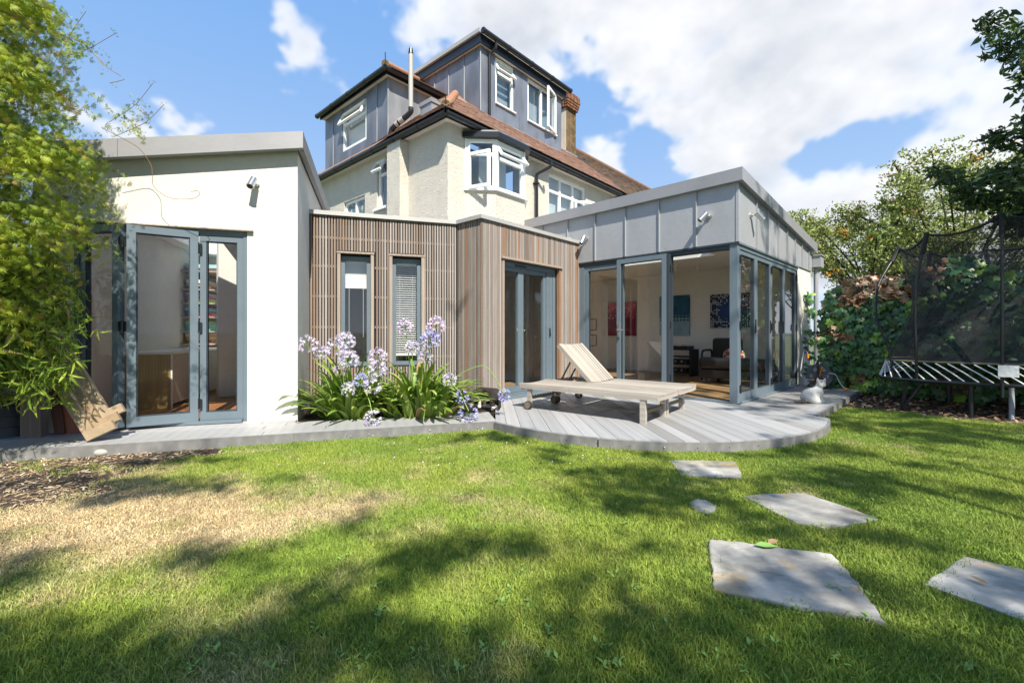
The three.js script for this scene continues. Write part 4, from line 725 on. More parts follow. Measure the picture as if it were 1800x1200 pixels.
spot('steel spotlight high on the white studio wall', W3(OA, TA, -.416, 2.72, .0), TA, -.3, .10);
spot('steel spotlight on the zinc near the corner, left side', W3(OC, TC, -.012, 2.745, -.37), TC - Math.PI / 2, -.9, .10);
spot('steel spotlight on the zinc next to the timber slats', W3(OC, TC, -.012, 2.735, -2.50), TC - Math.PI / 2, -.2, .12);
spot('steel spotlight on the shaded zinc side facing the hedge', W3(OC, TC, .48, 2.775, .012), TC, .9, .10);
// ---- left corner: leaning boards, post, bin
{
  const lean = (name, label, cat, g, m, pos, ry, rx, rz) => { const o = tag(mesh(name, g, m, scene), label, cat); o.position.set(...pos); o.rotation.set(rx, ry, rz, 'YZX'); return o; };
  const pile = ['front stepped brown moulding board, nearest the pebble', 'middle stepped brown moulding board of the leaning three', 'rear stepped brown moulding board of the leaning three'];
  pile.forEach((label, i) => {
    const w = .074, L = 1.22 - i * .04, toe = .14 - i * .02, sh = new THREE.Shape([[0, 0], [w + toe, 0], [w + toe, .075], [w, .075], [w, L], [0, L]].map((p) => new THREE.Vector2(...p)));
    const g = new THREE.ExtrudeGeometry(sh, { depth: .05, bevelEnabled: true, bevelThickness: .006, bevelSize: .005, bevelSegments: 1 }); g.translate(i * .066, i * .060, -i * .052); 
    const o = tag(mesh('moulding_board', g, M.mdf[i], scene), label, 'board', 'stepped moulding boards leaning by the studio'); o.position.set(-3.80, .108, -4.03); o.rotation.set(-.12, .42, .47, 'YXZ');
  });
  lean('timber_plank', 'red-brown varnished timber plank leaning behind the moulding boards', 'plank', bx(-.07, .07, 0, 1.55, -.015, .015), M.redWood, [-4.27, .1, -4.37], .3, -.08, .16);
  lean('timber_plank', 'darker red timber plank, left of the varnished one', 'plank', bx(-.04, .04, 0, 1.4, -.02, .02), M.redWood2, [-4.36, .1, -4.33], .3, -.06, .15);
  lean('plaster_sheet', 'cream offcut sheet standing behind the wooden post', 'sheet', [bx(-.20, .16, 0, .62, -.008, .008)], M.cream, [-4.44, .10, -4.36], .28, -.16, .0);
  lean('fence_post', 'grey weathered wooden post beside the compost bin', 'post', [bx(-.075, .075, 0, .78, -.05, .05)], M.slats[2], [-4.50, .06, -4.22], .3, 0, .01);
  const fe = thing('boundary_fence', 'weathered board fence behind the bamboo and bin', 'fence', [OA[0], 0, OA[1]], TA);
  for (let i = 0; i < 22; i++) mesh('fence_board', bx(-2.52 - i * .142, -2.385 - i * .142, .03, 1.78, -.62 + (i % 2) * .014, -.60 + (i % 2) * .014), M.slats[[1, 2, 5, 2, 1][i % 5]], fe);
  for (const y of [.4, 1.4]) mesh('fence_rail', bx(-5.5, -2.39, y, y + .08, -.66, -.622), M.slats[2], fe);
  const bin = thing('compost_bin', 'dark grey plastic bin under the bamboo', 'bin', [-4.98, 0, -4.42], .3);
  for (let i = 0; i < 5; i++) mesh('bin_ring', (() => { const g = new THREE.CylinderGeometry(.37 - i * .012, .385 - i * .012, .092, 26); g.translate(0, .05 + i * .096, 0); return g; })(), M.bin, bin);
  mesh('lid', (() => { const g = new THREE.CylinderGeometry(.20, .34, .06, 26); g.translate(0, .52, 0); return g; })(), M.bin, bin);
  const peb = new THREE.IcosahedronGeometry(.055, 2); peb.scale(1.15, .72, .9); const pb = tag(mesh('pebble', peb, M.stone[1], scene), 'round grey pebble at the foot of the leaning boards', 'stone'); pb.position.set(-3.60, .03, -3.93);
}
// ---- hose reel
{
  const t = thing('hose_reel', 'grey garden hose reel with orange fittings on the side deck', 'hose reel', [5.45, DY, -7.95], -.5);
  for (const z of [-.10, .10]) { const s = new THREE.Shape(); s.absarc(0, 0, .19, 0, Math.PI * 2); for (let i = 0; i < 6; i++) { const a = i * Math.PI / 3, h = new THREE.Path(); h.absarc(Math.cos(a) * .125, Math.sin(a) * .125, .034, 0, Math.PI * 2, true); s.holes.push(h); } const g = new THREE.ExtrudeGeometry(s, { depth: .014, bevelEnabled: false, curveSegments: 20 }); g.translate(0, .225, z - .007); mesh('reel_disc', g, M.reel, t); }
  mesh('hub', rod([0, .225, -.1], [0, .225, .13], .05, 14), M.reel, t);
  mesh('hose_coil', (() => { const g = new THREE.TorusGeometry(.115, .045, 8, 28); g.translate(0, .225, -.045); return g; })(), M.hose, t); mesh('hose_coil', (() => { const g = new THREE.TorusGeometry(.115, .045, 8, 28); g.translate(0, .225, .045); return g; })(), M.hose, t);
  for (const x of [-1, 1]) mesh('leg', tube([[x * .02, .225, .13], [x * .09, .10, .14], [x * .16, .012, .14]], .014, 10, 8), M.reelDark, t);
  for (const x of [-1, 1]) mesh('leg', tube([[x * .02, .225, -.13], [x * .09, .10, -.14], [x * .16, .012, -.14]], .014, 10, 8), M.reelDark, t);
  mesh('carry_handle', tube([[-.02, .24, .13], [-.03, .40, .12], [.0, .52, .06], [.03, .54, 0], [.0, .50, -.06], [-.03, .40, -.12], [-.02, .24, -.13]], .014, 30, 8), M.reelDark, t);
  mesh('crank', [rod([0, .225, .13], [.02, .37, .15], .012), rod([.02, .355, .15], [.02, .375, .215], .018, 10)], M.orange, t);
  mesh('connector', [rod([-.14, .15, .12], [-.08, .155, .12], .016, 10)], M.orange, t);
  mesh('hose', tube([[-.09, .155, .12], [-.18, .16, .14], [-.28, .22, .1], [-.26, .45, .02], [-.22, .66, -.02], [-.17, .62, 0], [-.165, .58, .0]], .010, 40, 6), M.hose, t);
  mesh('connector', rod([-.165, .60, 0], [-.165, .53, 0], .020, 10), M.orange, t);
  mesh('hose', tube([[.12, .28, .12], [.22, .26, .14], [.28, .12, .17], [.35, .025, .19]], .010, 24, 6), M.hose, t);
  mesh('nozzle', rod([.335, .03, .185], [.40, .022, .20], .018, 10, .012), M.orange, t);
}
// ---- trampoline with net
{
  const C0 = [6.576, 6.0], p = [.72, -.69], q = [.69, .72], t = thing('trampoline', 'black net trampoline standing in front of the ivy hedge', 'trampoline', [C0[0], 0, -C0[1]]);
  const se = (a, e = 0, n = 3.6) => { const c = Math.cos(a), s = Math.sin(a), x = Math.sign(c) * Math.pow(Math.abs(c), 2 / n) * (1.28 + e), y = Math.sign(s) * Math.pow(Math.abs(s), 2 / n) * (.84 + e); return [x * p[0] + y * q[0], -(x * p[1] + y * q[1])]; };
  const loop = (e, y, n = 56) => { const r = []; for (let i = 0; i < n; i++) { const a = i / n * Math.PI * 2, k = se(a, e); r.push([k[0], y, k[1]]); } return r; };
  mesh('base_ring', tube(loop(.0, .44), .024, 160, 8, true), M.blackGloss, t);
  mesh('jumping_mat', poly(loop(-.10, 0).map((v) => [v[0], v[2]]), .685, .693), M.mat, t);
  mesh('mat_edge', tube(loop(-.085, .69), .012, 160, 6, true), M.matEdge, t);
  const arcA = (() => { const n = 900, L = [0]; let pv = se(0); for (let i = 1; i <= n; i++) { const c = se(i / n * Math.PI * 2); L.push(L[i - 1] + Math.hypot(c[0] - pv[0], c[1] - pv[1])); pv = c; } return (f) => { const t = ((f % 1) + 1) % 1 * L[n]; let i = 0; while (L[i + 1] < t) i++; return (i + (t - L[i]) / (L[i + 1] - L[i])) / n * Math.PI * 2; }; })();
  for (let i = 0; i < 58; i++) { const k = se(arcA(i / 58), -.08), m = se(arcA(i / 58 + .043), -.01); mesh('rod', tube([[k[0], .675, k[1]], [lerp(k[0], m[0], .5) , .575, lerp(k[1], m[1], .5)], [m[0], .455, m[1]]], .0085, 4, 5), M.rodWhite, t); }
  const at = (X, y, d) => [X - C0[0], y, -d + C0[1]];
  const legs = [[5.33, 6.15, 5.46, 6.30], [5.80, 5.66, 5.80, 5.66], [6.11, 5.475, 6.11, 5.475], [6.55, 6.72, 6.55, 6.72], [6.9, 4.75, 6.9, 4.75], [7.5, 6.0, 7.5, 6.0]];
  legs.forEach(([x, d], i) => { const tp = i === 0 ? [at(5.34, .44, 6.05), at(5.50, .44, 5.97)] : [at(x, .44, d)]; for (const q0 of tp) mesh('leg', tube([at(x, .0, d), lerpV(at(x, 0, d), q0, .55), q0], i === 0 ? .018 : .026, 8, 8), i === 2 ? M.sleeve : M.blackGloss, t); });
  const PO = [[[5.40, .44, 6.33], [5.42, .9, 6.45], [5.37, 1.30, 6.6], [5.52, 1.8, 6.75], [5.93, 2.37, 6.85]], [[5.44, .44, 6.02], [5.41, .9, 6.0], [5.40, 1.3, 6.0], [5.44, 1.8, 6.02], [5.58, 2.40, 6.03]], [[5.91, .30, 5.40], [5.91, 1.2, 5.40], [5.91, 2.50, 5.40]], [[6.75, .44, 4.75], [6.75, 1.3, 4.70], [6.76, 2.45, 4.78]], [[7.65, .44, 5.3], [7.7, 1.4, 5.35], [7.6, 2.4, 5.4]], [[7.45, .44, 6.7], [7.55, 1.4, 6.9], [7.55, 2.40, 7.15]], [[6.55, .44, 7.0], [6.7, 1.3, 7.3], [6.88, 2.40, 7.38]]];
  PO.forEach((P) => mesh('net_pole', tube(P.map((v) => at(...v)), .017, 24, 7), M.blackGloss, t));
  PO.forEach((P) => { const e = at(...P[P.length - 1]), f = P[P.length - 2], g = at(...f), d = V(...e).sub(V(...g)).normalize(); mesh('pole_sleeve', rod(V(...e).addScaledVector(d, -.27).toArray(), V(...e).addScaledVector(d, .02).toArray(), .028, 8), M.sleeveBlack, t); });
  const tops = PO.map((P) => P[P.length - 1]);
  // rim cord sagging between the poles; net lofted from rim to mat
  const N = 12, rim = []; for (let i = 0; i < tops.length; i++) { const a = tops[i], b = tops[(i + 1) % tops.length]; for (let k = 0; k < N; k++) { const s = k / N; rim.push(at(lerp(a[0], b[0], s), lerp(a[1], b[1], s) - .09 * 4 * s * (1 - s) * (Math.hypot(a[0] - b[0], a[2] - b[2]) > .6 ? 1 : .4), lerp(a[2], b[2], s))); } }
  mesh('rim_cord', tube(rim, .016, 240, 6, true), M.sleeveBlack, t);
  const rows = 18, pos = [], idx = [], n = rim.length;
  for (let i = 0; i < n; i++) { const top = rim[i]; let best = 1e9, foot = null; for (let k = 0; k < 220; k++) { const f = se(k / 220 * Math.PI * 2, -.085), dd = Math.hypot(f[0] - top[0] * .92, f[1] - top[2] * .92); if (dd < best) { best = dd; foot = f; } }
    for (let j = 0; j <= rows; j++) { const s = j / rows, pin = .20 * Math.pow(Math.sin(Math.PI * Math.min(1, s * 1.02)), 1.2), x = lerp(foot[0], top[0], s * s * .7 + s * .3), z = lerp(foot[1], top[2], s * s * .7 + s * .3); pos.push(x * (1 - pin), lerp(.70, top[1], s), z * (1 - pin)); } }
  for (let i = 0; i < n; i++) for (let j = 0; j < rows; j++) { const a = i * (rows + 1) + j, b = ((i + 1) % n) * (rows + 1) + j; idx.push(a, b, a + 1, b, b + 1, a + 1); }
  mesh('net', tri(pos, idx), M.net, t);
  const tg = mesh('warning_tag', [bx(-.085, .085, -.14, .0, -.003, .003)], M.tagWhite, t); tg.position.set(...at(5.92, .69, 5.34)); tg.rotation.y = -.76;
}
function lerpV(a, b, t) { return [lerp(a[0], b[0], t), lerp(a[1], b[1], t), lerp(a[2], b[2], t)]; }
// ---- cats
function sdfGeo(f, c, half, res, colour) {
  const mc = new MarchingCubes(res, M.black, false, false, 120000); mc.isolation = 0; const S = mc.size, hs = S / 2;
  for (let k = 0; k < S; k++) for (let j = 0; j < S; j++) for (let i = 0; i < S; i++) mc.field[i + j * S + k * S * S] = -f(c[0] + (i - hs) / hs * half, c[1] + (j - hs) / hs * half, c[2] + (k - hs) / hs * half);
  mc.update(); const n = mc.count, P = new Float32Array(n * 3), N = new Float32Array(n * 3), K = new Float32Array(n * 3);
  for (let i = 0; i < n; i++) { for (let a = 0; a < 3; a++) P[i * 3 + a] = c[a] + mc.positionArray[i * 3 + a] * half; const x = P[i * 3], y = P[i * 3 + 1], z = P[i * 3 + 2], e = .004; const nn = V(f(x + e, y, z) - f(x - e, y, z), f(x, y + e, z) - f(x, y - e, z), f(x, y, z + e) - f(x, y, z - e)).normalize(); N.set([nn.x, nn.y, nn.z], i * 3); const k = colour(x, y, z); K.set(k, i * 3); }
  const g = new THREE.BufferGeometry(); g.setAttribute('position', new THREE.BufferAttribute(P, 3)); g.setAttribute('normal', new THREE.BufferAttribute(N, 3)); g.setAttribute('color', new THREE.BufferAttribute(K, 3)); g.setAttribute('uv', new THREE.BufferAttribute(new Float32Array(n * 2), 2)); return g;
}
const cap = (a, b, ra, rb) => { const A = V(...a), AB = V(...b).sub(A), l2 = AB.lengthSq(); return (x, y, z) => { const px = x - a[0], py = y - a[1], pz = z - a[2], h = clamp((px * AB.x + py * AB.y + pz * AB.z) / l2); return Math.hypot(px - AB.x * h, py - AB.y * h, pz - AB.z * h) - lerp(ra, rb, h); }; };
const blend = (list, k) => (x, y, z) => { let d = 9; for (const f of list) { const b = f(x, y, z), h = clamp(.5 + .5 * (b - d) / k); d = lerp(b, d, h) - k * h * (1 - h); } return d; };
{
  const fur = mat(1, 1, 1, .9, { vertexColors: true, bumpMap: rep(tFine, .05), bumpScale: .002 });
  // sitting, side on, head turned to the viewer; x = forward
  const body = blend([cap([-.075, .105, 0], [-.03, .12, 0], .100, .098), cap([-.03, .12, 0], [.065, .165, 0], .094, .066), cap([.065, .165, 0], [.088, .235, 0], .062, .046), cap([.085, .13, .032], [.098, .02, .034], .034, .021), cap([.085, .13, -.032], [.098, .02, -.034], .034, .021),
    cap([.098, .018, .034], [.128, .016, .038], .021, .018), cap([.098, .018, -.034], [.128, .016, -.038], .021, .018), cap([-.085, .07, .075], [-.02, .05, .085], .06, .045), cap([-.085, .07, -.075], [-.02, .05, -.085], .06, .045), cap([-.04, .022, .085], [.035, .018, .082], .026, .02), cap([-.04, .022, -.085], [.035, .018, -.082], .026, .02)], .045);
  const tail = blend([cap([-.14, .04, .02], [-.21, .022, .05], .026, .022), cap([-.21, .022, .05], [-.32, .022, .03], .022, .015)], .03);
  const hc = [.112, .283, .018], fx = -.70, fz = .714;                 // the face looks at the viewer
  const H = (u, v, w) => [hc[0] + u * fx + w * fz, hc[1] + v, hc[2] + u * fz - w * fx];
  const head = blend([cap(H(-.012, 0, 0), H(.010, 0, 0), .060, .056), cap(H(.035, -.018, .011), H(.052, -.020, .009), .023, .019), cap(H(.035, -.018, -.011), H(.052, -.020, -.009), .023, .019), cap(H(.012, -.014, .034), H(.014, -.014, .040), .026, .024), cap(H(.012, -.014, -.034), H(.014, -.014, -.040), .026, .024)], .016);
  const ears = [1, -1].flatMap((s) => [cap(H(-.002, .040, s * .030), H(-.002, .088, s * .050), .022, .004), cap(H(-.002, .038, s * .048), H(-.002, .086, s * .051), .013, .004)]);
  const all = (x, y, z) => { const b = body(x, y, z), t = tail(x, y, z); let h = head(x, y, z); for (const e of ears) h = Math.min(h, e(x, y, z)); const k = .02, m = clamp(.5 + .5 * (h - b) / k), d = lerp(h, b, m) - k * m * (1 - m); return Math.min(d, t); };
  const white = (x, y, z) => { if (tail(x, y, z) < .004 && x < -.165) { const s = .5 + .5 * Math.sin(x * 190); return [.11 + .09 * s, .075 + .06 * s, .05 + .04 * s]; } const l = [x - hc[0], y - hc[1], z - hc[2]], w = l[0] * fz - l[2] * fx; if (y > hc[1] + .022 && y < hc[1] + .05 && Math.abs(w) < .022 && n3(x * 60, y * 60, z * 60) > .38) return [.16, .12, .09]; for (const e of ears) if (y > hc[1] + .05 && e(x, y, z) < .006 && n3(x * 50, y * 50, z * 50) > .45) return [.55, .36, .31]; return [.56, .54, .51]; };
  const cat = thing('white_cat', 'white cat with a dark tabby tail sitting on the side deck', 'cat', [4.24, DY - .002, -6.30], .12); cat.scale.setScalar(.93);
  mesh('body', sdfGeo(all, [-.06, .17, 0], .29, 96, white), fur, cat, true);
  for (const s of [1, -1]) { const e = new THREE.SphereGeometry(.0085, 10, 8); e.scale(1, .55, 1.2); const m = mesh('eye', e, M.catEye, cat); m.position.set(...H(.053, .010, s * .024)); m.rotation.y = -.78; e.rotateY(Math.PI / 2); }
  { const e = new THREE.SphereGeometry(.006, 8, 6); const m = mesh('nose', e, M.catNose, cat); m.position.set(...H(.071, -.010, 0)); }
  // black and white cat, standing, seen from behind
  const b2 = blend([cap([-.13, .205, 0], [.10, .19, 0], .072, .078), cap([.10, .19, 0], [.17, .20, 0], .07, .05), cap([-.15, .19, 0], [-.16, .17, 0], .068, .06), cap([.17, .20, 0], [.22, .17, 0], .046, .042), cap([-.15, .15, .045], [-.135, .09, .048], .048, .028), cap([-.135, .09, .048], [-.165, .045, .048], .026, .018), cap([-.165, .045, .048], [-.145, .014, .05], .018, .018), cap([-.15, .15, -.045], [-.135, .09, -.048], .048, .028), cap([-.135, .09, -.048], [-.165, .045, -.048], .026, .018), cap([-.165, .045, -.048], [-.145, .014, -.05], .018, .018), cap([.11, .15, .042], [.115, .02, .042], .034, .017), cap([.11, .15, -.042], [.115, .02, -.042], .034, .017), cap([.115, .015, .042], [.135, .014, .042], .017, .015), cap([.115, .015, -.042], [.135, .014, -.042], .017, .015), cap([.235, .155, 0], [.25, .15, 0], .046, .042), cap([.24, .19, .03], [.235, .215, .036], .016, .005), cap([.24, .19, -.03], [.235, .215, -.036], .016, .005)], .03);
  const t2 = blend([cap([-.20, .20, 0], [-.245, .15, -.012], .022, .019), cap([-.245, .15, -.012], [-.25, .06, -.02], .019, .015), cap([-.25, .06, -.02], [-.235, .03, -.02], .015, .012)], .02);
  const bw = (x, y, z) => (y < .055 || (y < .135 && x > -.06 && x < .2) || (x > .2 && y < .15)) && t2(x, y, z) > .004 ? [.74, .70, .66] : [.022, .016, .014];
  const c2 = thing('black_cat', 'black cat with white feet standing with its back turned by the slats', 'cat', [-.315, DY - .002, -5.80], 2.35);
  mesh('body', sdfGeo((x, y, z) => Math.min(b2(x, y, z), t2(x, y, z)), [0, .15, 0], .30, 96, bw), fur, c2, true);
}
// ================================================================ plants
const leafMat = (tr = .35, rough = .7, o = {}) => phys(1, 1, 1, rough, { transmission: tr, thickness: 0, side: THREE.DoubleSide, ior: 1.3, ...o });
function leafShape(L, W, fold = .15, droop = .2) {                 // simple pointed leaf along +y, 6 triangles
  return { pos: [0, 0, 0, -W * .5, L * .35, fold * W, 0, L * .38, 0, W * .5, L * .35, fold * W, -W * .36, L * .7, fold * W - droop * L * .15, 0, L * .72, -droop * L * .16, W * .36, L * .7, fold * W - droop * L * .15, 0, L, -droop * L * .5], idx: [0, 2, 1, 0, 3, 2, 1, 2, 5, 1, 5, 4, 2, 3, 6, 2, 6, 5, 4, 5, 7, 5, 6, 7] };
}
function spray(n, fn) { const pos = [], idx = []; const v = V(0, 0, 0); for (let i = 0; i < n; i++) { const { shape, m } = fn(i), b = pos.length / 3; for (let k = 0; k < shape.pos.length; k += 3) { v.set(shape.pos[k], shape.pos[k + 1], shape.pos[k + 2]).applyMatrix4(m); pos.push(v.x, v.y, v.z); } idx.push(...shape.idx.map((q) => q + b)); } return tri(pos, idx); }
// ---- Japanese maple and bamboo on the left
{
  const R = rng(31), prof = [[.40, .15], [.54, .25], [.86, .36], [1.17, .48], [1.72, .66], [2.08, .84], [2.43, .93], [2.86, .76], [3.37, .62], [3.9, .5], [4.3, .3]];
  const rad = (y) => { for (let i = 0; i < prof.length - 1; i++) if (y < prof[i + 1][0]) return lerp(prof[i][1], prof[i + 1][1], clamp((y - prof[i][0]) / (prof[i + 1][0] - prof[i][0]))); return .2; };
  const C0 = [-4.25, 3.3];
  // dissected palmate leaf: narrow lobes
  const lobes = (s) => { const pos = [], idx = []; for (const a of [-1.25, -.75, -.32, 0, .32, .75, 1.25]) { const L = s * (1 - Math.abs(a) * .32), b = pos.length / 3, w = s * .055, dx = Math.sin(a), dy = Math.cos(a); pos.push(0, 0, 0, dx * L * .5 - dy * w, dy * L * .5 + dx * w, .004, dx * L * .5 + dy * w, dy * L * .5 - dx * w, .004, dx * L, dy * L, -s * .14); idx.push(b, b + 2, b + 1, b + 1, b + 2, b + 3); } return { pos, idx }; };
  const mapleSpray = [0, 1, 2].map((v) => { const Q = rng(50 + v); return spray(13, (i) => { const t = i / 13, m = new THREE.Matrix4().makeRotationFromEuler(new THREE.Euler(-.5 - Q() * 1.1, (Q() - .5) * 2.4, (Q() - .5) * 2.0 - 1.7, 'ZYX')); m.setPosition((t - .2) * .30, -.10 * t * t + (Q() - .5) * .05, (Q() - .5) * .14); return { shape: lobes(.038 + Q() * .026), m }; }); });
  const maple = thing('japanese_maple', 'feathery yellow-green Japanese maple filling the upper left corner', 'tree', [C0[0], 0, -C0[1]]);
  const lists = [[], [], []], cols = [C3(.35, .42, .028), C3(.23, .32, .024), C3(.11, .19, .02), C3(.43, .46, .045), C3(.46, .32, .08), C3(.29, .38, .03)];
  for (let i = 0; i < 5000; i++) {
    const y = 1.05 + Math.pow(R(), .9) * 3.1, a = R() * 6.283, k = Math.pow(R(), .45), tier = .5 + .5 * Math.sin(y * 11 + Math.sin(a * 3) * 1.4), rr = rad(y) * (.86 + .20 * tier) * (.94 + .10 * Math.sin(a * 7 + y * 4)) * k;
    if (tier < .38 && k > .55 && R() < .85) continue; if (y < 1.5 && R() < .45) continue;
    const x = Math.cos(a) * rr, z = Math.sin(a) * rr, s = .75 + R() * .55, out = Math.atan2(-z, x) + (R() - .5) * .9;
    const c = cols[R() < .07 ? 4 : [0, 1, 2, 3, 5][Math.floor(R() * 5)]].clone().multiplyScalar(.75 + R() * .5);
    lists[i % 3].push([MX(x, y + (R() - .5) * .06, z, (R() - .5) * .5, out, -.25 + (R() - .5) * .5, s), c]);
  }
  const sp = (px, py, d = 3.2) => [(px - 900) * d / 788 - C0[0], 1.07 + (586 - py) * d / 788, C0[1] - d];
  const shoots = [[sp(95, 110), sp(128, 52), sp(150, 20)], [sp(110, 100), sp(150, 88), sp(203, 58)], [sp(90, 60), sp(140, 72), sp(190, 120), sp(220, 138), sp(192, 146)], [sp(190, 215), sp(236, 185), sp(268, 146)], [sp(200, 240), sp(255, 215), sp(288, 183)], [sp(60, 5), sp(100, 22), sp(126, 52)]];
  shoots.forEach((P, si) => { const cv = new THREE.CatmullRomCurve3(P.map((p) => V(...p))); for (let k = 0; k < 9; k++) { const p = cv.getPoint(k === 8 ? .99 : .05 + .62 * R()); lists[k % 3].push([MX(p.x + (R() - .5) * .05, p.y + .02, p.z + (R() - .5) * .05, (R() - .5) * .6, R() * 6.28, -.4 + (R() - .5) * .6, k === 8 ? .22 : .35 + R() * .3), cols[Math.floor(R() * 6)].clone()]); } });
  lists.forEach((l, i) => cloud('foliage', mapleSpray[i], leafMat(.42, .55), l, maple));
  mesh('trunk', [tube([[0, 0, 0], [.04, .5, .05], [-.05, 1.1, 0], [0, 1.9, .02]], .06, 16, 8)], M.bark, maple);
  for (let i = 0; i < 16; i++) { const a = i * 2.4, y0 = .8 + i * .12, y1 = y0 + .4 + R() * .4, r = rad(y1) * .85; mesh('branch', tube([[0, y0, 0], [Math.cos(a) * r * .45, lerp(y0, y1, .7), Math.sin(a) * r * .45], [Math.cos(a) * r, y1, Math.sin(a) * r]], .011, 10, 5), M.bark, maple); }
  shoots.forEach((P) => mesh('shoot', tube(P, .0024, 14, 4), M.twig, maple));
  // vine shoot that curls over the wall
  const vine = tag(mesh('vine_tendril', tube([[-3.85, 3.0, -4.2], [-3.68, 2.90, -4.4], [-3.60, 2.74, -4.47], [-3.59, 2.55, -4.48], [-3.50, 2.46, -4.5], [-3.38, 2.42, -4.5], [-3.22, 2.43, -4.52], [-3.15, 2.47, -4.52], [-3.17, 2.51, -4.52], [-3.24, 2.50, -4.52]], .0028, 60, 5), M.twig, scene), 'thin leafless vine tendril curling over the white wall', 'vine'); void vine;
  // bamboo
  const bam = thing('bamboo', 'clump of bamboo with long drooping leaves above the bin', 'bamboo', [-4.42, 0, -3.55]);
  const bl = [0, 1, 2].map((v) => { const Q = rng(70 + v); return spray(11, (i) => { const m = new THREE.Matrix4().makeRotationFromEuler(new THREE.Euler((Q() - .5) * 1.2, Q() * 6.28, -2.2 - Q() * .9 + (Q() < .3 ? 1.2 : 0), 'YZX')); m.setPosition((Q() - .5) * .12, -.018 * i + (Q() - .5) * .05, (Q() - .5) * .12); return { shape: leafShape(.09 + Q() * .06, .014 + Q() * .005, .2, .5), m }; }); });
  const l2 = [[], [], []], bc = [C3(.27, .37, .045), C3(.18, .28, .035), C3(.35, .43, .06), C3(.12, .20, .03), C3(.42, .36, .14)], rb = (y) => lerp(.34, .82, clamp((y - .62) / .8));
  for (let i = 0; i < 900; i++) { const y = .66 + Math.pow(R(), .8) * 1.15, a = R() * 6.283, rr = rb(y) * Math.pow(R(), .45) * .93 * (.85 + .2 * Math.sin(a * 5 + y * 6)), x = Math.cos(a) * rr, z = Math.sin(a) * rr; l2[i % 3].push([MX(x, y, z, (R() - .5) * .4, R() * 6.28, (R() - .5) * .4, .8 + R() * .5), bc[R() < .06 ? 4 : Math.floor(R() * 4)].clone().multiplyScalar(.8 + R() * .45)]); }
  // near sprays hanging in front of the boards
  for (let i = 0; i < 46; i++) { const t = R(), y = .66 + t * .62 + (R() - .5) * .16; l2[i % 3].push([MX(.38 + R() * .28 + t * .12, y, .0 - R() * .35, (R() - .5) * .4, R() * 6.28, (R() - .5) * .4, .8 + R() * .4), bc[Math.floor(R() * 3)].clone().multiplyScalar(.9 + R() * .4)]); }
  l2.forEach((l, i) => cloud('foliage', bl[i], leafMat(.40, .5), l, bam));
  for (let i = 0; i < 9; i++) { const a = Math.PI + (R() - .5) * 1.2, r = .45 + R() * .35, b = R() * 6.28; mesh('cane', tube([[Math.cos(a) * r, 0, Math.sin(a) * r], [Math.cos(a) * r * 1.1, .8, Math.sin(a) * r * 1.1], [Math.cos(a) * r * 1.1 + Math.cos(b) * .3, 1.7, Math.sin(a) * r * 1.1 + Math.sin(b) * .3]], .009, 10, 5), M.cane, bam); }
}
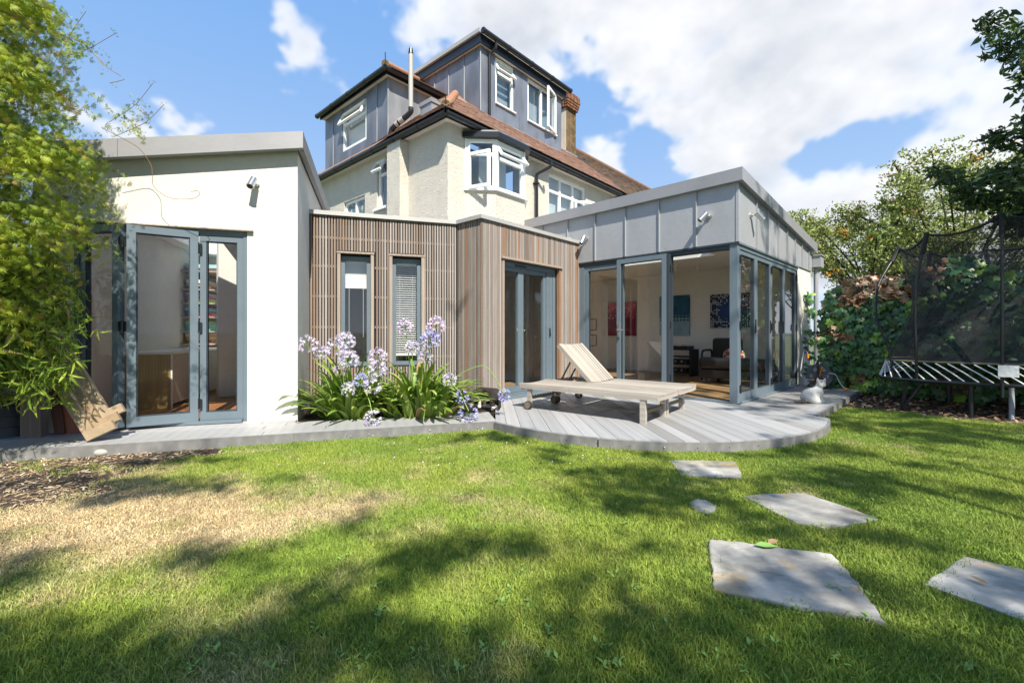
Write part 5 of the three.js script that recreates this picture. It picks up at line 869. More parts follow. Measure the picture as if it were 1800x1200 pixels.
// ---- agapanthus clumps
{
  const strap = (L, W, lean, curl) => { const n = 9, pos = [], idx = []; for (let i = 0; i <= n; i++) { const t = i / n, ang = lean + curl * t * t, w = W * .5 * Math.pow(Math.sin(Math.PI * Math.min(1, .18 + t * .82)), .55) * (t > .97 ? .25 : 1); let x = 0, y = 0; const st = 24 * t; for (let k = 0; k < st; k++) { const tt = (k + .5) / 24, aa = lean + curl * tt * tt; x += Math.sin(aa) * L / 24; y += Math.cos(aa) * L / 24; } pos.push(x, y, -w, x - Math.cos(ang) * w * .22, y - .22 * w, 0, x, y, w); } for (let i = 0; i < n; i++) { const a = i * 3; idx.push(a, a + 1, a + 3, a + 1, a + 4, a + 3, a + 1, a + 2, a + 4, a + 2, a + 5, a + 4); } return tri(pos, idx); };
  const LV = [strap(.66, .046, .08, 1.3), strap(.60, .050, .3, 1.6), strap(.70, .044, .04, .9), strap(.56, .048, .55, 1.4), strap(.52, .050, .8, 1.1), strap(.64, .046, .18, 2.1)];
  const mats = [C3(.19, .31, .035), C3(.27, .39, .05), C3(.13, .23, .028), C3(.34, .44, .08)].map((c) => { const m = leafMat(.28, .42, { ior: 1.4 }); m.color = c; return m; });
  const dead = leafMat(.1, .8); dead.color = C3(.34, .22, .10);
  // one umbel: trumpet florets on thin pedicels
  const umbel = (seed, full) => { const Q = rng(seed), pos = [], idx = [], col = []; const n = full ? 70 : 40;
    for (let i = 0; i < n; i++) { const u = Q() * 2 - .75, a = Q() * 6.283, cu = clamp(u, -1, 1), su = Math.sqrt(1 - cu * cu), D = V(su * Math.cos(a), cu, su * Math.sin(a)), X = V(-D.z, 0, D.x); if (X.lengthSq() < .01) X.set(1, 0, 0); X.normalize(); const Y = new THREE.Vector3().crossVectors(D, X), r0 = .045 + Q() * .02, white = Q() < .5;
      let b = pos.length / 3; const e = D.clone().multiplyScalar(r0), q = .0014; pos.push(X.x * q, X.y * q, X.z * q, -X.x * q, -X.y * q, -X.z * q, e.x, e.y, e.z); for (let k = 0; k < 3; k++) col.push(.20, .30, .08); idx.push(b, b + 1, b + 2);
      for (let p = 0; p < 6; p++) { const an = p * 1.047 + Q() * .3, dir = X.clone().multiplyScalar(Math.cos(an)).addScaledVector(Y, Math.sin(an)), sd = X.clone().multiplyScalar(-Math.sin(an)).addScaledVector(Y, Math.cos(an)); const P0 = e, P1 = e.clone().addScaledVector(D, .016).addScaledVector(dir, .006), P2 = e.clone().addScaledVector(D, .030).addScaledVector(dir, .017 + Q() * .004); b = pos.length / 3; const w = .0042; pos.push(P0.x, P0.y, P0.z, P1.x + sd.x * w, P1.y + sd.y * w, P1.z + sd.z * w, P1.x - sd.x * w, P1.y - sd.y * w, P1.z - sd.z * w, P2.x, P2.y, P2.z); const c = white ? [.80, .77, .80] : [.56 + Q() * .14, .51 + Q() * .12, .72 + Q() * .12]; for (let k = 0; k < 4; k++) col.push(...c); idx.push(b, b + 1, b + 2, b + 1, b + 3, b + 2); } }
    const g = tri(pos, idx); g.setAttribute('color', new THREE.Float32BufferAttribute(col, 3)); return g; };
  const UM = [umbel(1, true), umbel(2, true), umbel(3, false), umbel(4, true)], pet = leafMat(.3, .7, { vertexColors: true }), petBlue = leafMat(.3, .7, { vertexColors: true }); petBlue.color = C3(.72, .78, 1.0); const petPale = leafMat(.3, .7, { vertexColors: true }); petPale.color = C3(1.0, .93, .95);
  function clump(label, X, d, n, seed, spread, heads) {
    const t = thing('agapanthus', label, 'plant', [X, .07, -d], 0, 'agapanthus clumps in the planting bed'), R = rng(seed);
    for (let i = 0; i < n; i++) { const a = R() * 6.283, r = Math.sqrt(R()) * spread * .42, k = r / (spread * .42); const o = new THREE.Mesh(LV[k < .35 ? [0, 2, 5][i % 3] : k < .7 ? [0, 1, 5, 3][i % 4] : [3, 4, 1][i % 3]], R() < .015 ? dead : mats[Math.floor(R() * 4)]); o.name = 'leaf'; o.castShadow = o.receiveShadow = true; o.position.set(Math.cos(a) * r, 0, -Math.sin(a) * r * .6); o.rotation.set((R() - .5) * .35, a + (R() - .5) * .8, (R() - .5) * .3, 'YXZ'); o.scale.setScalar(.82 + R() * .42); t.add(o); }
    for (const [hx, hy, hd, s, kind, bend] of heads) {                // head position in the garden, stem from the clump's heart
      const px = hx - X, py = hy - .07, pz = -(hd - d), sx = px * .15 + (R() - .5) * .1, sz = pz * .15;
      const P = bend ? [[sx, 0, sz], [lerp(sx, px, .35), bend * .75, lerp(sz, pz, .35)], [lerp(sx, px, .75), bend, lerp(sz, pz, .75)], [px, py + .02, pz]] : [[sx, 0, sz], [lerp(sx, px, .4), py * .5, lerp(sz, pz, .4)], [px, py, pz]];
      mesh('flower_stem', tube(P, .0055, 16, 6), M.stemGreen, t);
      const h = mesh('flower_head', UM[Math.floor(R() * 4)], [pet, petBlue, petPale][kind], t, true); h.position.set(px, py, pz); h.scale.setScalar(s * 1.32); h.rotation.set(bend ? 2.4 : (R() - .5) * .4, R() * 6, bend ? .4 : (R() - .5) * .4);
    }
  }
  const at = (px, py, d) => [(px - 900) * d / 788, 1.07 - (py - 586) * d / 788, d];
  clump('left agapanthus clump with many tall mauve flower heads', -1.92, 5.30, 220, 11, .78, [[...at(541, 607, 5.15), 1.05, 0], [...at(563, 620, 5.25), .75, 0], [...at(590, 612, 5.2), 1.15, 0], [...at(606, 600, 5.3), 1.05, 0], [...at(613, 632, 5.1), 1.0, 0], [...at(664, 628, 5.15), 1.0, 2], [...at(663, 650, 5.05), .95, 0], [...at(598, 650, 5.3), .7, 2], [...at(633, 668, 4.95), .75, 1], [...at(612, 685, 4.9), .75, 0], [...at(655, 680, 4.95), .9, 0], [...at(655, 736, 4.75), .85, 0, .30]]);
  clump('right agapanthus clump leaning over the boardwalk', -1.13, 5.40, 270, 23, 1.02, [[...at(712, 576, 5.4), .95, 2], [...at(724, 611, 5.35), .85, 0], [...at(766, 572, 5.3), 1.05, 2], [...at(757, 597, 5.25), 1.1, 1], [...at(748, 628, 5.3), .8, 0], [...at(790, 668, 5.2), .75, 0], [...at(812, 697, 5.0), .75, 1, .42], [...at(824, 726, 4.95), 1.0, 1, .36], [...at(886, 694, 5.25), .70, 1, .62]]);
}
// ---- ivy over the boundary fence on the right
{
  const R = rng(91), N = [.76, .65], E = [-.65, .76], base = 9.75, org = [base * .76 + E[0] * -2.0, base * .65 + E[1] * -2.0];
  const t = thing('ivy_hedge', 'dense dark green ivy hedge with dead brown leaves along its top', 'hedge', [org[0], 0, -org[1]]);
  const loc = (s, n, y) => [E[0] * s + N[0] * n, y, -(E[1] * s + N[1] * n)];
  const bk = bx(0, 5.1, 0, 1.75, -.06, .06); const turn = Math.atan2(E[1], E[0]); const bm = mesh('fence_backing', bk, M.darkWood, t); bm.rotation.y = turn; bm.position.set(...loc(-.6, .32, 0));
  const ivy = () => { const o = [[0, -.12], [.30, -.32], [.52, -.05], [.36, .16], [.42, .50], [.14, .45], [0, .78]], pts = [...o, ...o.slice(1, -1).reverse().map((p) => [-p[0], p[1]])], pos = [0, .12, .05], idx = []; pts.forEach((p) => pos.push(p[0], p[1], -.07 * Math.abs(p[0]) * 2 - (p[1] > .6 ? .12 : 0))); for (let i = 0; i < pts.length; i++) idx.push(0, 1 + i, 1 + (i + 1) % pts.length); return tri(pos, idx); };
  const G = ivy(), cols = [C3(.045, .125, .04), C3(.065, .165, .045), C3(.095, .215, .05), C3(.055, .14, .06), C3(.04, .10, .04)], bright = C3(.20, .36, .04), browns = [C3(.28, .155, .075), C3(.36, .22, .115), C3(.20, .11, .055), C3(.42, .30, .18)];
  const im = mat(1, 1, 1, .38, { side: THREE.DoubleSide }), solid = [...cols, bright].map((c) => mat(c.r, c.g, c.b, .36, { side: THREE.DoubleSide }));
  const list = [], out = -Math.atan2(-N[1], -N[0]);
  // facing direction of the visible side, in three's terms
  const yaw = Math.atan2(-N[0], N[1]);
  const topAt = (s) => 2.02 + .12 * Math.sin(s * 2.3 + 1) + .10 * Math.sin(s * 5.1) + (s < 1.2 ? .15 : 0);
  let own = 0;
  for (let i = 0; i < 5600; i++) {
    const s = -.7 + R() * 5.25, top = topAt(s), y = .05 + Math.pow(R(), .85) * (top - .02), bulge = .14 * Math.sin(Math.PI * clamp(y / top)) + .12 * (n3(s * 2.2, y * 2.2, 5) - .5), dead = y > top - .42 && s > 2.9 && s < 4.3 ? step2(.35, .62, n3(s * 2.4, y * 3, 9) + (y - top + .35) * .9) : (n3(s * 3, y * 3, 40) > .80 ? .5 : .01);
    const n = -bulge - R() * .16 + (y > top - .2 ? R() * .45 : 0) - .0, sc = .085 + R() * .075, P = loc(s, n, y + .02);
    const rx = -.35 + (R() - .5) * 1.0, ry = yaw + (R() - .5) * 1.1, rz = Math.PI + (R() - .5) * 1.2;
    const isDead = R() < dead, br = !isDead && n3(s * 4, y * 4, 77) > .66 && R() < .6;
    const c = isDead ? browns[Math.floor(R() * 4)] : br ? bright : cols[Math.floor(R() * 5)];
    if (!isDead && own < 300 && i % 7 === 0 && s > 2.9 && s < 4.6 && y > .25) { const o = new THREE.Mesh(G, solid[br ? 5 : Math.floor(R() * 5)]); o.name = 'ivy_leaf'; o.castShadow = o.receiveShadow = true; o.position.set(...loc(s, n - .04, y + .02)); o.rotation.set(rx, ry, rz, 'YXZ'); o.scale.setScalar(sc * 1.1); t.add(o); own++; continue; }
    list.push([isDead ? MX(...P, rx + (R() - .5) * 2, ry + (R() - .5) * 2, rz, sc * .95) : MX(...P, rx, ry, rz, sc), c.clone().multiplyScalar(.8 + R() * .4)]);
  }
  for (let i = 0; i < 70; i++) { const y = .2 + R() * 1.7, P = W3(OC, TC, 3.55 + R() * .7, y, .02 + R() * .07); list.push([MX(P[0] - org[0], P[1], P[2] + org[1], -.3 + (R() - .5) * .8, yaw + .9 + (R() - .5), Math.PI + (R() - .5), .07 + R() * .06), (R() < .1 ? bright : cols[Math.floor(R() * 5)]).clone()]); }
  cloud('ivy_leaves', G, im, list, t); void out;
  for (let i = 0; i < 22; i++) { const s = 2.9 + R() * 1.4, y = topAt(s) - .2, P = loc(s, -.05 + R() * .3, y), Q = loc(s + (R() - .5) * .5, -.15 + R() * .3, y + .15 + R() * .18); mesh('dead_stem', tube([P, lerpV(P, Q, .5), Q], .006, 6, 4), M.twigDead, t); }
}
// ---- trees beyond the hedge and the branch that reaches in from the right
function treeThing(name, label, X, d, trunkH, trunkR, limbs, sprays, lists, lm, group) {
  const t = thing(name, label, 'tree', [X, 0, -d], 0, group);
  mesh('trunk', tube([[0, 0, 0], [.05, trunkH * .5, .04], [0, trunkH, 0]], trunkR, 12, 9), M.bark, t);
  for (const L of limbs) mesh('branch', tube(L.P, L.r, 12, 6), M.bark, t);
  lists.forEach((l, i) => cloud('crown', sprays[i], lm, l, t));
  return t;
}
{
  const Q0 = (seed, n, L, W, len, dr) => { const Q = rng(seed); return spray(n, (i) => { const m = new THREE.Matrix4().makeRotationFromEuler(new THREE.Euler((Q() - .5) * 2.2, Q() * 6.28, (Q() - .5) * 2.6 - dr, 'YZX')); m.setPosition((i / n - .3) * len, (Q() - .5) * len * .3, (Q() - .5) * len * .45); return { shape: leafShape(L * (.7 + Q() * .6), W * (.7 + Q() * .6), .2, .4), m }; }); };
  const small = [0, 1, 2].map((v) => Q0(200 + v, 15, .058, .032, .30, 1.0)), longL = [0, 1, 2].map((v) => Q0(220 + v, 10, .105, .036, .30, 1.9));
  const pale = [C3(.30, .36, .10), C3(.23, .30, .07), C3(.38, .42, .15), C3(.17, .24, .05), C3(.28, .32, .10)];
  function pear(label, X, d, H, Rr, seed, n, cols, vox) {
    const R = rng(seed), limbs = [], lists = [[], [], []];
    const nl = 26; for (let i = 0; i < nl; i++) {
      const a = R() * 6.283, y0 = 1.0 + R() * H * .25, r = Rr * (.45 + R() * .6), y1 = H * (.45 + .55 * Math.pow(R(), .7) * (1.25 - r / Rr * .55)), P = [[0, y0, 0], [Math.cos(a) * r * .35, lerp(y0, y1, .45), Math.sin(a) * r * .35], [Math.cos(a) * r * .8, lerp(y0, y1, .85), Math.sin(a) * r * .8], [Math.cos(a) * r, y1, Math.sin(a) * r]];
      limbs.push({ P, r: .018 }); const cv = new THREE.CatmullRomCurve3(P.map((p) => V(...p)));
      for (let k = 0; k < n / nl; k++) { const p = cv.getPoint(.35 + .65 * Math.pow(R(), .8)), s = vox * (.35 + R()); p.x += (R() - .5) * s; p.y += (R() - .5) * s * .8; p.z += (R() - .5) * s; lists[k % 3].push([MX(p.x, p.y, p.z, (R() - .5) * .9, R() * 6.28, (R() - .5) * .9 + .2, .8 + R() * .6), (R() < .02 ? C3(.5, .25, .03) : cols[Math.floor(R() * cols.length)]).clone().multiplyScalar(.8 + R() * .4)]); }
    }
    treeThing('pear_tree', label, X, d, H * .5, .11, limbs, small, lists, leafMat(.35, .5), 'pale fruit trees beyond the ivy hedge');
  }
  pear('pale yellow-green fruit tree beyond the hedge, nearest the house', 8.8, 11.0, 4.5, 2.2, 301, 1100, pale, .55);
  pear('taller pale fruit tree beyond the hedge, behind the trampoline', 10.4, 10.4, 5.6, 2.4, 302, 1700, pale, .6);
  pear('far pale fruit tree at the right edge beyond the trampoline', 11.0, 8.2, 5.0, 2.1, 303, 1100, [...pale.slice(1), C3(.15, .21, .04)], .55);
  // dark overhanging branches from a tree just out of the picture on the right
  { const R = rng(404), lists = [[], [], []], dark = [C3(.045, .085, .03), C3(.07, .12, .035), C3(.035, .07, .03), C3(.09, .15, .04)], limbs = [], T = [7.6, 4.6];
    const at = (px, py, d) => [(px - 900) * d / 788 - T[0], 1.07 - (py - 586) * d / 788, T[1] - d];
    const arms = [[[1900, 130, 4.9], [1830, 60, 4.95], [1770, 50, 5], [1728, 30, 5]], [[1920, 170, 4.9], [1840, 110, 4.9], [1780, 95, 5], [1750, 75, 5]], [[1930, 260, 4.8], [1850, 190, 4.9], [1795, 120, 5]], [[1930, 330, 4.8], [1850, 250, 4.9], [1800, 200, 5]], [[1940, 340, 5], [1830, 270, 5.1], [1770, 245, 5.2], [1738, 228, 5.2]], [[1950, 380, 5], [1840, 330, 5.2], [1760, 320, 5.4], [1700, 325, 5.4], [1640, 292, 5.4]], [[1950, 420, 5], [1830, 360, 5.3], [1740, 350, 5.5], [1690, 340, 5.5]], [[1950, 450, 5.1], [1840, 400, 5.4], [1760, 375, 5.6]], [[1950, 400, 5.4], [1850, 345, 5.7], [1770, 300, 5.8], [1720, 310, 5.8]]];
    arms.forEach((A, ai) => { const P = A.map((p) => at(...p)); limbs.push({ P: [[0, 2.2, 0], ...P], r: .009 }); const cv = new THREE.CatmullRomCurve3(P.map((p) => V(...p))); const dense = ai >= 5 && ai !== 5 ? 90 : ai === 5 ? 60 : 34; for (let k = 0; k < dense; k++) { const u = Math.pow(R(), .9), p = cv.getPoint(u), sp = ai >= 5 ? .30 * (1.05 - u) + .05 : .15 * (1.1 - u) + .03; p.x += (R() - .5) * sp; p.y += (R() - .5) * sp - .02; p.z += (R() - .5) * sp; lists[k % 3].push([MX(p.x, p.y, p.z, (R() - .5) * .6, R() * 6.28, (R() - .5) * .8, (u > .9 ? .55 : .75) + R() * .35), dark[Math.floor(R() * 4)].clone().multiplyScalar(.8 + R() * .5)]); } });
    treeThing('overhanging_tree', 'dark-leaved tree reaching in from the upper right edge', T[0], T[1], 2.6, .12, limbs, longL, lists, leafMat(.25, .45)); }
  // the big garden tree out of the picture behind, which dapples lawn, deck and right-hand side
  { const R = rng(505), lists = [[], [], []], K = [SUN.x / SUN.y, SUN.z / SUN.y], T = [5.4, -6.4];
    const shade = (x, d) => {
      const n = .42 * fb3(x * 1.1 + 3, 2, d * 2.2 + 5, 3) + .58 * fb3(x * 3.4, 7, d * 6.2, 3); let v;
      const edge = 1.70 + .06 * Math.sin(x * 5) - Math.max(0, x - .95) * .42 + (x < -1.2 ? -.03 : 0);
      if (d < edge) return 1.0;
      if (d < 4.9) { v = x > 1.4 && d > 2.9 ? .43 : x < -.9 ? .35 : .40; if (x < -.6 && d > 2.3 && d < 3.1) v -= .05; }
      else v = x > 4.2 ? .46 : x > 2.6 ? .38 : .16;
      if (inA(x, d)[1] < .78 && x < 0) v = .2; if (x > 5 && d > 5) v = .5; if (Math.hypot(x - 1.65, d - 6.3) < 2.4 && x < 2.3) v = .22;
      return step2(1 - v - .085, 1 - v + .01, n + .0);
    };
    let made = 0;
    for (let i = 0; i < 60000 && made < 7200; i++) {
      const x = -6 + R() * 15, d = -1.2 + R() * 11.2, s = shade(x, d); if (R() > s * (d < 1.9 ? 1 : .85)) continue;
      const h = 6.4 + R() * 3.4 + Math.max(0, d - 4) * .45, px = x + K[0] * h, pd = d - K[1] * h; if (pd > .2 && (h - 1.6) / pd < .95) continue;
      made++; lists[i % 3].push([MX(px - T[0], h, -(pd - T[1]), (R() - .5) * 1.2, R() * 6.28, (R() - .5) * 1.2, .62 + R() * .4), C3(.08, .15, .03).multiplyScalar(.8 + R() * .5)]);
    }
    const big = [0, 1, 2].map((v) => Q0(240 + v, 14, .10, .062, .36, .6)), limbs = [];
    for (let i = 0; i < 22; i++) { const a = R() * 6.283, r = 1.5 + R() * 4, P = [[0, 2.6, 0], [Math.cos(a) * r * .4, 4.3, Math.sin(a) * r * .4], [Math.cos(a) * r, 5 + R() * 1.8, Math.sin(a) * r]]; if (P[2][2] + -T[1] < 4.5) limbs.push({ P, r: .035 }); }
    treeThing('garden_tree', 'tall leafy tree behind the viewpoint that dapples the lawn', T[0], T[1], 3.2, .2, limbs, big, lists, leafMat(.3, .6)); }
}
// ---- small growth in the grass, fallen leaf
{
  const lf = leafShape(.115, .052, .08, .1), g = tri(lf.pos, lf.idx); const o = tag(mesh('fallen_leaf', g, M.leafGreen, scene), 'green leaf lying on the largest stepping stone', 'leaf'); o.position.set(1.19, .034, -2.20); o.rotation.set(-Math.PI / 2 + .08, 0, -1.65, 'YXZ');
  const g2 = tri(lf.pos.map((v) => v * .62), lf.idx); const b = tag(mesh('fallen_leaf', g2, M.leafBrown, scene), 'curled brown leaf at the far edge of the largest stepping stone', 'leaf'); b.position.set(1.27, .03, -2.225); b.rotation.set(-Math.PI / 2 + .3, 0, -1.2, 'YXZ');
  const g3 = tri(lf.pos.map((v) => v * .5), lf.idx); const c = tag(mesh('fallen_leaf', g3, M.leafBrown, scene), 'small brown leaf on the stepping stone at the right edge', 'leaf'); c.position.set(1.98, .03, -1.86); c.rotation.set(-Math.PI / 2 + .3, 0, .6, 'YXZ');
  // broad-leaved weeds
  const R = rng(66), W = [[.55, 1.62], [.66, 1.46], [-.05, 1.75], [.30, 1.5], [.87, 1.52], [.5, 1.85], [-.4, 1.6], [1.75, 1.45], [1.05, 1.45], [-.2, 2.4], [-2.2, 3.5], [-1.4, 3.75]];
  for (let i = 0; i < 46; i++) { const d = 1.4 + R() * R() * 2.6; W.push([(R() - .42) * 2.0 * d * .9, d]); }
  const list = []; for (const [x, d] of W) for (let i = 0; i < 7; i++) { const a = i * .9 + R(); list.push([MX(x + (R() - .5) * .05, .02, -d + (R() - .5) * .05, -.9 - R() * .3, a, 0, .10 + R() * .16), C3(.15, .26, .05).multiplyScalar(.8 + R() * .5)]); }
  tag(cloud('lawn_weeds', g, mat(1, 1, 1, .6, { side: THREE.DoubleSide }), list, scene), 'broad-leaved weeds growing in the lawn', 'weeds');
  const pet = [], pg = tri([-.006, 0, 0, .006, .002, 0, 0, .003, .014], [0, 1, 2]); for (let i = 0; i < 130; i++) { const d = 3.4 + R() * 1.7, x = -2 + R() * 3.6; pet.push([MX(x, .05, -d, (R() - .5), R() * 6, 0, 1), R() < .5 ? C3(.5, .48, .75) : C3(.75, .72, .76)]); }
  tag(cloud('fallen_petals', pg, mat(1, 1, 1, .7, { side: THREE.DoubleSide }), pet, scene), 'mauve petals scattered on the grass by the boardwalk', 'petals');
}
// ================================================================ inside the rooms
function rbox(x0, x1, y0, y1, z0, z1, r = .03) { const w = x1 - x0, h = y1 - y0, s = new THREE.Shape(), q = Math.min(r, w / 2 - .001, h / 2 - .001); s.moveTo(x0 + q, y0); s.lineTo(x1 - q, y0); s.quadraticCurveTo(x1, y0, x1, y0 + q); s.lineTo(x1, y1 - q); s.quadraticCurveTo(x1, y1, x1 - q, y1); s.lineTo(x0 + q, y1); s.quadraticCurveTo(x0, y1, x0, y1 - q); s.lineTo(x0, y0 + q); s.quadraticCurveTo(x0, y0, x0 + q, y0); const b = Math.min(r * .5, (z1 - z0) / 3); const g = new THREE.ExtrudeGeometry(s, { depth: z1 - z0 - 2 * b, bevelEnabled: true, bevelThickness: b, bevelSize: b, bevelOffset: -b, bevelSegments: 2, curveSegments: 4 }); g.translate(0, 0, z0 + b); return g; }
{ // ---- glass room: sofa, chair, hi-fi, paintings
  const at = (x, y, z) => W3(OC, TC, x, y, z);
  const so = thing('leather_sofa', 'black leather sofa with its back to the open doors', 'sofa', at(2.16, .116, -1.47), TC);
  mesh('back', rbox(0, .22, .27, .50, .03, 1.30, .10), M.leather, so); mesh('back_base', rbox(.03, .86, .10, .268, .02, 1.31, .03), M.leather, so);
  mesh('seat_cushion', rbox(.22, .86, .27, .36, .16, .66, .04), M.leather, so); mesh('seat_cushion', rbox(.22, .86, .27, .36, .67, 1.17, .04), M.leather, so);
  mesh('arm', rbox(.20, .86, .272, .47, .02, .15, .05), M.leather, so); mesh('arm', rbox(.20, .86, .272, .47, 1.18, 1.31, .05), M.leather, so);
  for (const [x, z] of [[.12, .12], [.8, .12], [.12, 1.2], [.8, 1.2]]) mesh('leg', bx(x - .03, x + .03, 0, .10, z - .03, z + .03), M.teakDark, so);
  const ch = thing('arm_chair', 'black high-backed armchair with looped arms behind the sofa', 'armchair', at(3.45, .116, -1.35), TC);
  mesh('backrest', swing(rbox(-.30, .30, .32, .86, -.05, .05, .08), [0, 0, 0], Math.PI / 2), M.leather, ch);
  mesh('seat', rbox(-.55, .0, .30, .42, -.28, .28, .05), M.leather, ch);
  for (const z of [-.32, .32]) mesh('arm_loop', tube([[-.02, .30, z], [-.02, .56, z], [-.10, .60, z], [-.42, .60, z], [-.52, .56, z], [-.55, .30, z], [-.55, .0, z]], .022, 30, 8), M.blackGloss, ch);
  mesh('frame', [bx(-.05, .02, 0, .32, -.30, -.26), bx(-.05, .02, 0, .32, .26, .30)], M.blackGloss, ch);
  const cu = thing('cushion', 'round-edged floral cushion on the black armchair', 'cushion', at(3.33, .60, -1.18), TC); { const g = new THREE.SphereGeometry(.22, 24, 16); g.scale(.35, .85, 1); mesh('cover', g, M.floral, cu, true); }
  const st = thing('hifi_stand', 'black hi-fi rack against the white wall', 'hi-fi rack', at(3.25, .116, -2.75), TC);
  mesh('side_panel', bx(0, .42, 0, .60, .66, .70), M.black, st); mesh('side_panel', bx(0, .42, 0, .60, 0, .04), M.black, st); for (const y of [.06, .25, .42, .58]) mesh('shelf', bx(.01, .41, y, y + .02, .041, .659), M.black, st);
  for (const [y, h] of [[.085, .09], [.275, .10]]) { const a = mesh('amplifier', bx(.03, .38, y, y + h, .10, .60), M.blackGloss, st); for (let i = 0; i < 3; i++) mesh('dial', rod([.03, y + h / 2, .2 + i * .14], [.01, y + h / 2, .2 + i * .14], .02, 12), M.steel, a); }
  const tt = thing('record_player', 'record player with a clear lid on top of the rack', 'record player', at(3.27, .72, -2.72), TC);
  mesh('plinth', bx(0, .36, 0, .07, .06, .58), M.blackGloss, tt); mesh('platter', rod([.17, .07, .32], [.17, .09, .32], .15, 24), M.steel, tt); mesh('lid', [bx(.0, .36, .10, .105, .06, .58), bx(0, .005, .072, .10, .06, .58)], M.glass, tt);
  // paintings on the long wall (x = 4.0)
  const art = (label, u0, u1, y0, y1, m) => { const t = thing('painting', label, 'painting', at(3.998, 0, -u1), TC, 'abstract paintings on the long white wall'); const g = new THREE.PlaneGeometry(u1 - u0, y1 - y0); g.rotateY(-Math.PI / 2); g.translate(-.036, (y0 + y1) / 2, (u1 - u0) / 2); mesh('canvas_front', g, m, t, true); mesh('stretcher', bx(-.034, -.004, y0, y1, 0, u1 - u0), M.canvasEdge, t); };
  art('teal painting with a band of dark dots', 2.39, 3.15, 1.02, 1.99, M.artTeal); art('square blue painting covered in white dots', 1.05, 1.91, 1.20, 1.96, M.artBlue); art('red and pink painting nearest the kitchen', 3.80, 4.65, 1.01, 1.90, M.artRed);
  const fr = (label, u, y) => { const t = thing('picture_frame', label, 'picture', at(3.998, 0, -u), TC, 'small framed pictures at the far end'); mesh('frame', ringFrame(0, .25, y, y + .32, .02, -.01, .01).rotateY(-Math.PI / 2), M.black, t).position.set(-.02, 0, .02); mesh('print', pane(.02, .23, y + .02, y + .30, 0).rotateY(-Math.PI / 2), M.paper, t, true).position.set(-.018, 0, .02); };
  fr('upper small black picture frame by the far wall', 5.3, 1.16); fr('lower small black picture frame by the far wall', 5.3, .72);
  for (const [x, u] of [[2.75, 2.15], [3.1, 1.85]]) { const s = thing('ceiling_spot', u > 2 ? 'white ceiling spotlight nearer the sliding door' : 'white ceiling spotlight nearer the long wall', 'ceiling light', at(x, 2.54, -u), TC, 'small white ceiling spotlights'); mesh('base', rod([0, -.02, 0], [0, 0, 0], .05, 16), M.upvc, s); mesh('stem', rod([0, -.06, 0], [0, -.02, 0], .01), M.upvc, s); mesh('head', rod([0, -.05, 0], [-.04, -.13, .02], .03, 14), M.upvc, s); }
}
{ // ---- kitchen behind the slatted wall
  const at = (x, y, z) => W3(OB, TH, x, y, z);
  const k = thing('kitchen_counter', 'green kitchen cupboards under a dark worktop', 'kitchen unit', at(.75, .108, -2.9), TH);
  for (let i = 0; i < 3; i++) mesh('cupboard_door', bx(.012 + i * .5, .496 + i * .5, .10, .84, .60, .62), M.kitchen, k); mesh('carcass', bx(0, 1.5, .08, .86, 0, .598), M.kitchen, k); mesh('plinth', bx(.02, 1.48, 0, .08, .02, .55), M.black, k); mesh('worktop', bx(-.02, 1.52, .862, .90, -.01, .64), M.blackGloss, k);
  const p = thing('flower_pot', 'terracotta pot standing on the dark worktop', 'pot', at(.92, 1.008, -2.55), TH); const g = new THREE.LatheGeometry([[0, 0], [.085, 0], [.115, .20], [.125, .20], [.125, .235], [.11, .235], [.10, .05], [0, .05]].map((q) => new THREE.Vector2(...q)), 20); mesh('pot', g, M.pot, p);
  const l = thing('pendant_lamp', 'dark pendant lamp hanging in the kitchen', 'lamp', at(1.35, 2.6, -1.9), TH); mesh('cord', rod([0, -.85, 0], [0, 0, 0], .004), M.black, l); mesh('shade', new THREE.LatheGeometry([[.02, -.82], [.06, -.86], [.15, -.96], [.16, -1.0]].map((q) => new THREE.Vector2(...q)), 20), M.blackGloss, l);
  const ctl = new THREE.Group(); void ctl;
  tag((() => { const m = mesh('window_sticker', bx(-.014, .014, -.02, .02, -.001, .001), M.stickerYellow, scene); m.position.set(...at(.90, 1.13, -.118)); m.rotation.y = TH; return m; })(), 'yellow and white sticker on the glazed kitchen door', 'sticker');
}
{ // ---- blinds in the slit windows
  const at = (x, y, z) => W3(OB2, TA, x, y, z);
  const blind = (label, x, y0, y1, n, bottom) => { const t = thing('venetian_blind', label, 'blind', at(x, 0, -.20), TA, 'white slatted blinds in the slit windows'); const g = muv(bx(.0, .30, -.0012, .0012, -.012, .012)); for (let i = 0; i < n; i++) { const y = lerp(y0, y1, i / (n - 1)); const o = new THREE.Mesh(g, M.upvc); o.name = 'blind_slat'; o.castShadow = o.receiveShadow = true; o.position.set(0, y, 0); o.rotation.x = bottom ? .35 : .9; t.add(o); } mesh('head_rail', bx(0, .30, y1 + .01, y1 + .04, -.015, .015), M.upvc, t); mesh('bottom_rail', bx(0, .30, y0 - .03, y0 - .012, -.012, .012), M.upvc, t); for (const q of [.06, .24]) mesh('cord', rod([q, y0 - .02, .013], [q, y1, .013], .0012, 4), M.upvc, t); if (!bottom) for (const [q, yy] of [[.055, .85], [.245, 1.02]]) mesh('pull_cord', rod([q, yy, .02], [q, y0, .02], .0025, 4), M.upvc, t); };
  blind('white blind drawn up to the top of the left slit window', -1.555, 1.74, 2.05, 22, false);
  blind('white slatted blind let down in the right slit window', -.866, .78, 2.05, 40, true);
}
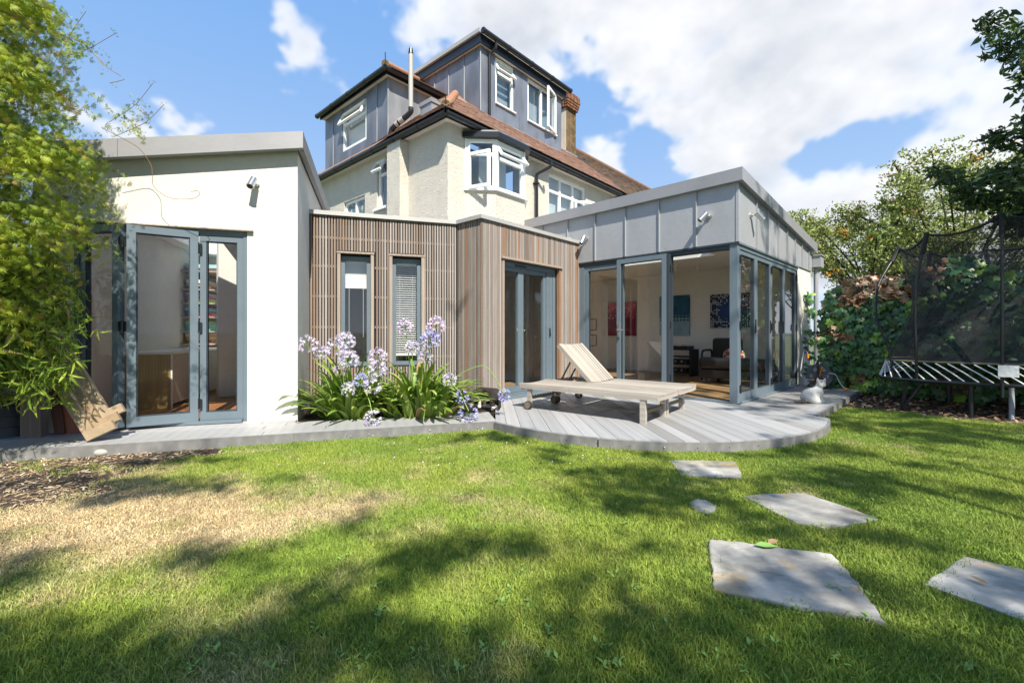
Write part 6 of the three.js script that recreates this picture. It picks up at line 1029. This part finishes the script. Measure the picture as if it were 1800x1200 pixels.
{ // ---- studio: cabinet, shelves with game boxes, desk
  const at = (x, y, z) => W3(OA, TA, x, y, z);
  const cab = thing('storage_cabinet', 'low white cabinet with a birch plywood end panel', 'cabinet', at(-2.25, .105, -3.3), TA);
  mesh('carcass', bx(.0, .555, .05, .69, .0, 1.98), M.cabGrey, cab); mesh('end_panel', bx(.0, .555, .0, .69, 1.982, 2.0), M.ply, cab); mesh('worktop', bx(-.0, .60, .695, .725, -.0, 2.03), M.upvc, cab);
  for (let i = 0; i < 4; i++) mesh('cabinet_door', bx(.557, .572, .05, .68, .02 + i * .49, .50 + i * .49), M.cabGrey, cab); mesh('edge_strip', bx(.557, .575, .0, .69, 1.983, 2.0), M.upvc, cab);
  const ys = [2.13, 1.82, 1.59, 1.355, 1.11, .90], nth = ['topmost', 'second', 'third', 'fourth', 'fifth', 'lowest'], R = rng(12);
  const colr = [['pink and blue patterned', C3(.55, .35, .42)], ['pale blue', C3(.35, .55, .62)], ['brown', C3(.12, .06, .04)], ['yellow', C3(.75, .5, .08)], ['lime green', C3(.3, .62, .05)], ['magenta', C3(.6, .04, .3)], ['blue-grey', C3(.3, .36, .5)], ['red', C3(.55, .06, .05)], ['navy', C3(.06, .1, .25)], ['white', C3(.7, .7, .68)], ['emerald green', C3(.05, .45, .25)], ['orange', C3(.7, .3, .05)], ['turquoise', C3(.05, .4, .5)], ['maroon', C3(.25, .05, .05)], ['sky blue', C3(.2, .5, .7)], ['cream', C3(.7, .6, .4)]];
  const plan = [[0, 1], [2, 3, 9], [4, 5, 6], [7, 8, 14], [10, 12, 4], [13, 11, 15]];
  ys.forEach((y, i) => {
    const s = tag(mesh('wall_shelf', bx(0, i ? .49 : .74, -.022, 0, -.48, .48), M.birch, scene), `${nth[i]} birch shelf on the studio wall`, 'shelf', 'birch shelves in the studio'); s.position.set(...at(-2.25, y, -3.68)); s.rotation.y = TA;
    let h = 0; plan[i].forEach((c, k) => { const hh = i === 0 ? .06 : .045 + R() * .02, w = (i ? .38 : .62) - k * .03 - R() * .05; const b = tag(mesh('game_box', bx(0, w, 0, hh, -.30, .26 + k * .03), mat(colr[c][1].r, colr[c][1].g, colr[c][1].b, .5), scene), `${colr[c][0]} game box on the ${nth[i]} studio shelf`, 'box', 'game boxes on the studio shelves'); b.position.set(...at(-2.22 + R() * .02, y + .001 + h, -3.62)); b.rotation.y = TA + (R() - .5) * .06; h += hh + .001; });
  });
  const dk = thing('desk', 'white desk with a lower shelf at the back of the studio', 'desk', at(-1.62, .105, -4.19), TA);
  mesh('desk_top', bx(0, 1.3, .56, .60, 0, .62), M.upvc, dk); mesh('desk_shelf', bx(.0, 1.3, .29, .31, .02, .5), M.birch, dk); mesh('desk_panel', bx(-.02, 0, 0, .60, 0, .6), M.birch, dk); mesh('desk_panel', bx(1.28, 1.30, 0, .558, .01, .6), M.birch, dk);
  const pp = (nm, label, cat, g, m, p) => { const o = tag(mesh(nm, g, m, scene), label, cat); o.position.set(...at(...p)); o.rotation.y = TA; };
  pp('paper_stack', 'stack of white paper on the desk shelf', 'paper', bx(0, .30, 0, .08, 0, .2), M.paper, [-1.52, .417, -4.1]);
  pp('folded_cloth', 'folded crimson cloth on the desk', 'cloth', rbox(0, .34, .05, .09, 0, .25, .02), M.clothPink, [-1.56, .706, -3.95]); pp('folded_cloth', 'folded navy cloth under the crimson one', 'cloth', rbox(0, .36, .0, .049, 0, .26, .02), M.clothNavy, [-1.57, .706, -3.95]);
  const bxs = thing('printed_carton', 'cream carton with black lettering under the desk', 'carton', at(-1.50, .106, -4.05), TA); mesh('carton', bx(0, .42, 0, .20, -.06, .0), M.cream, bxs); const f = new THREE.PlaneGeometry(.41, .19); f.translate(.21, .10, .003); mesh('printed_face', f, M.carton, bxs, true);
}
renderer.render(scene, camera);
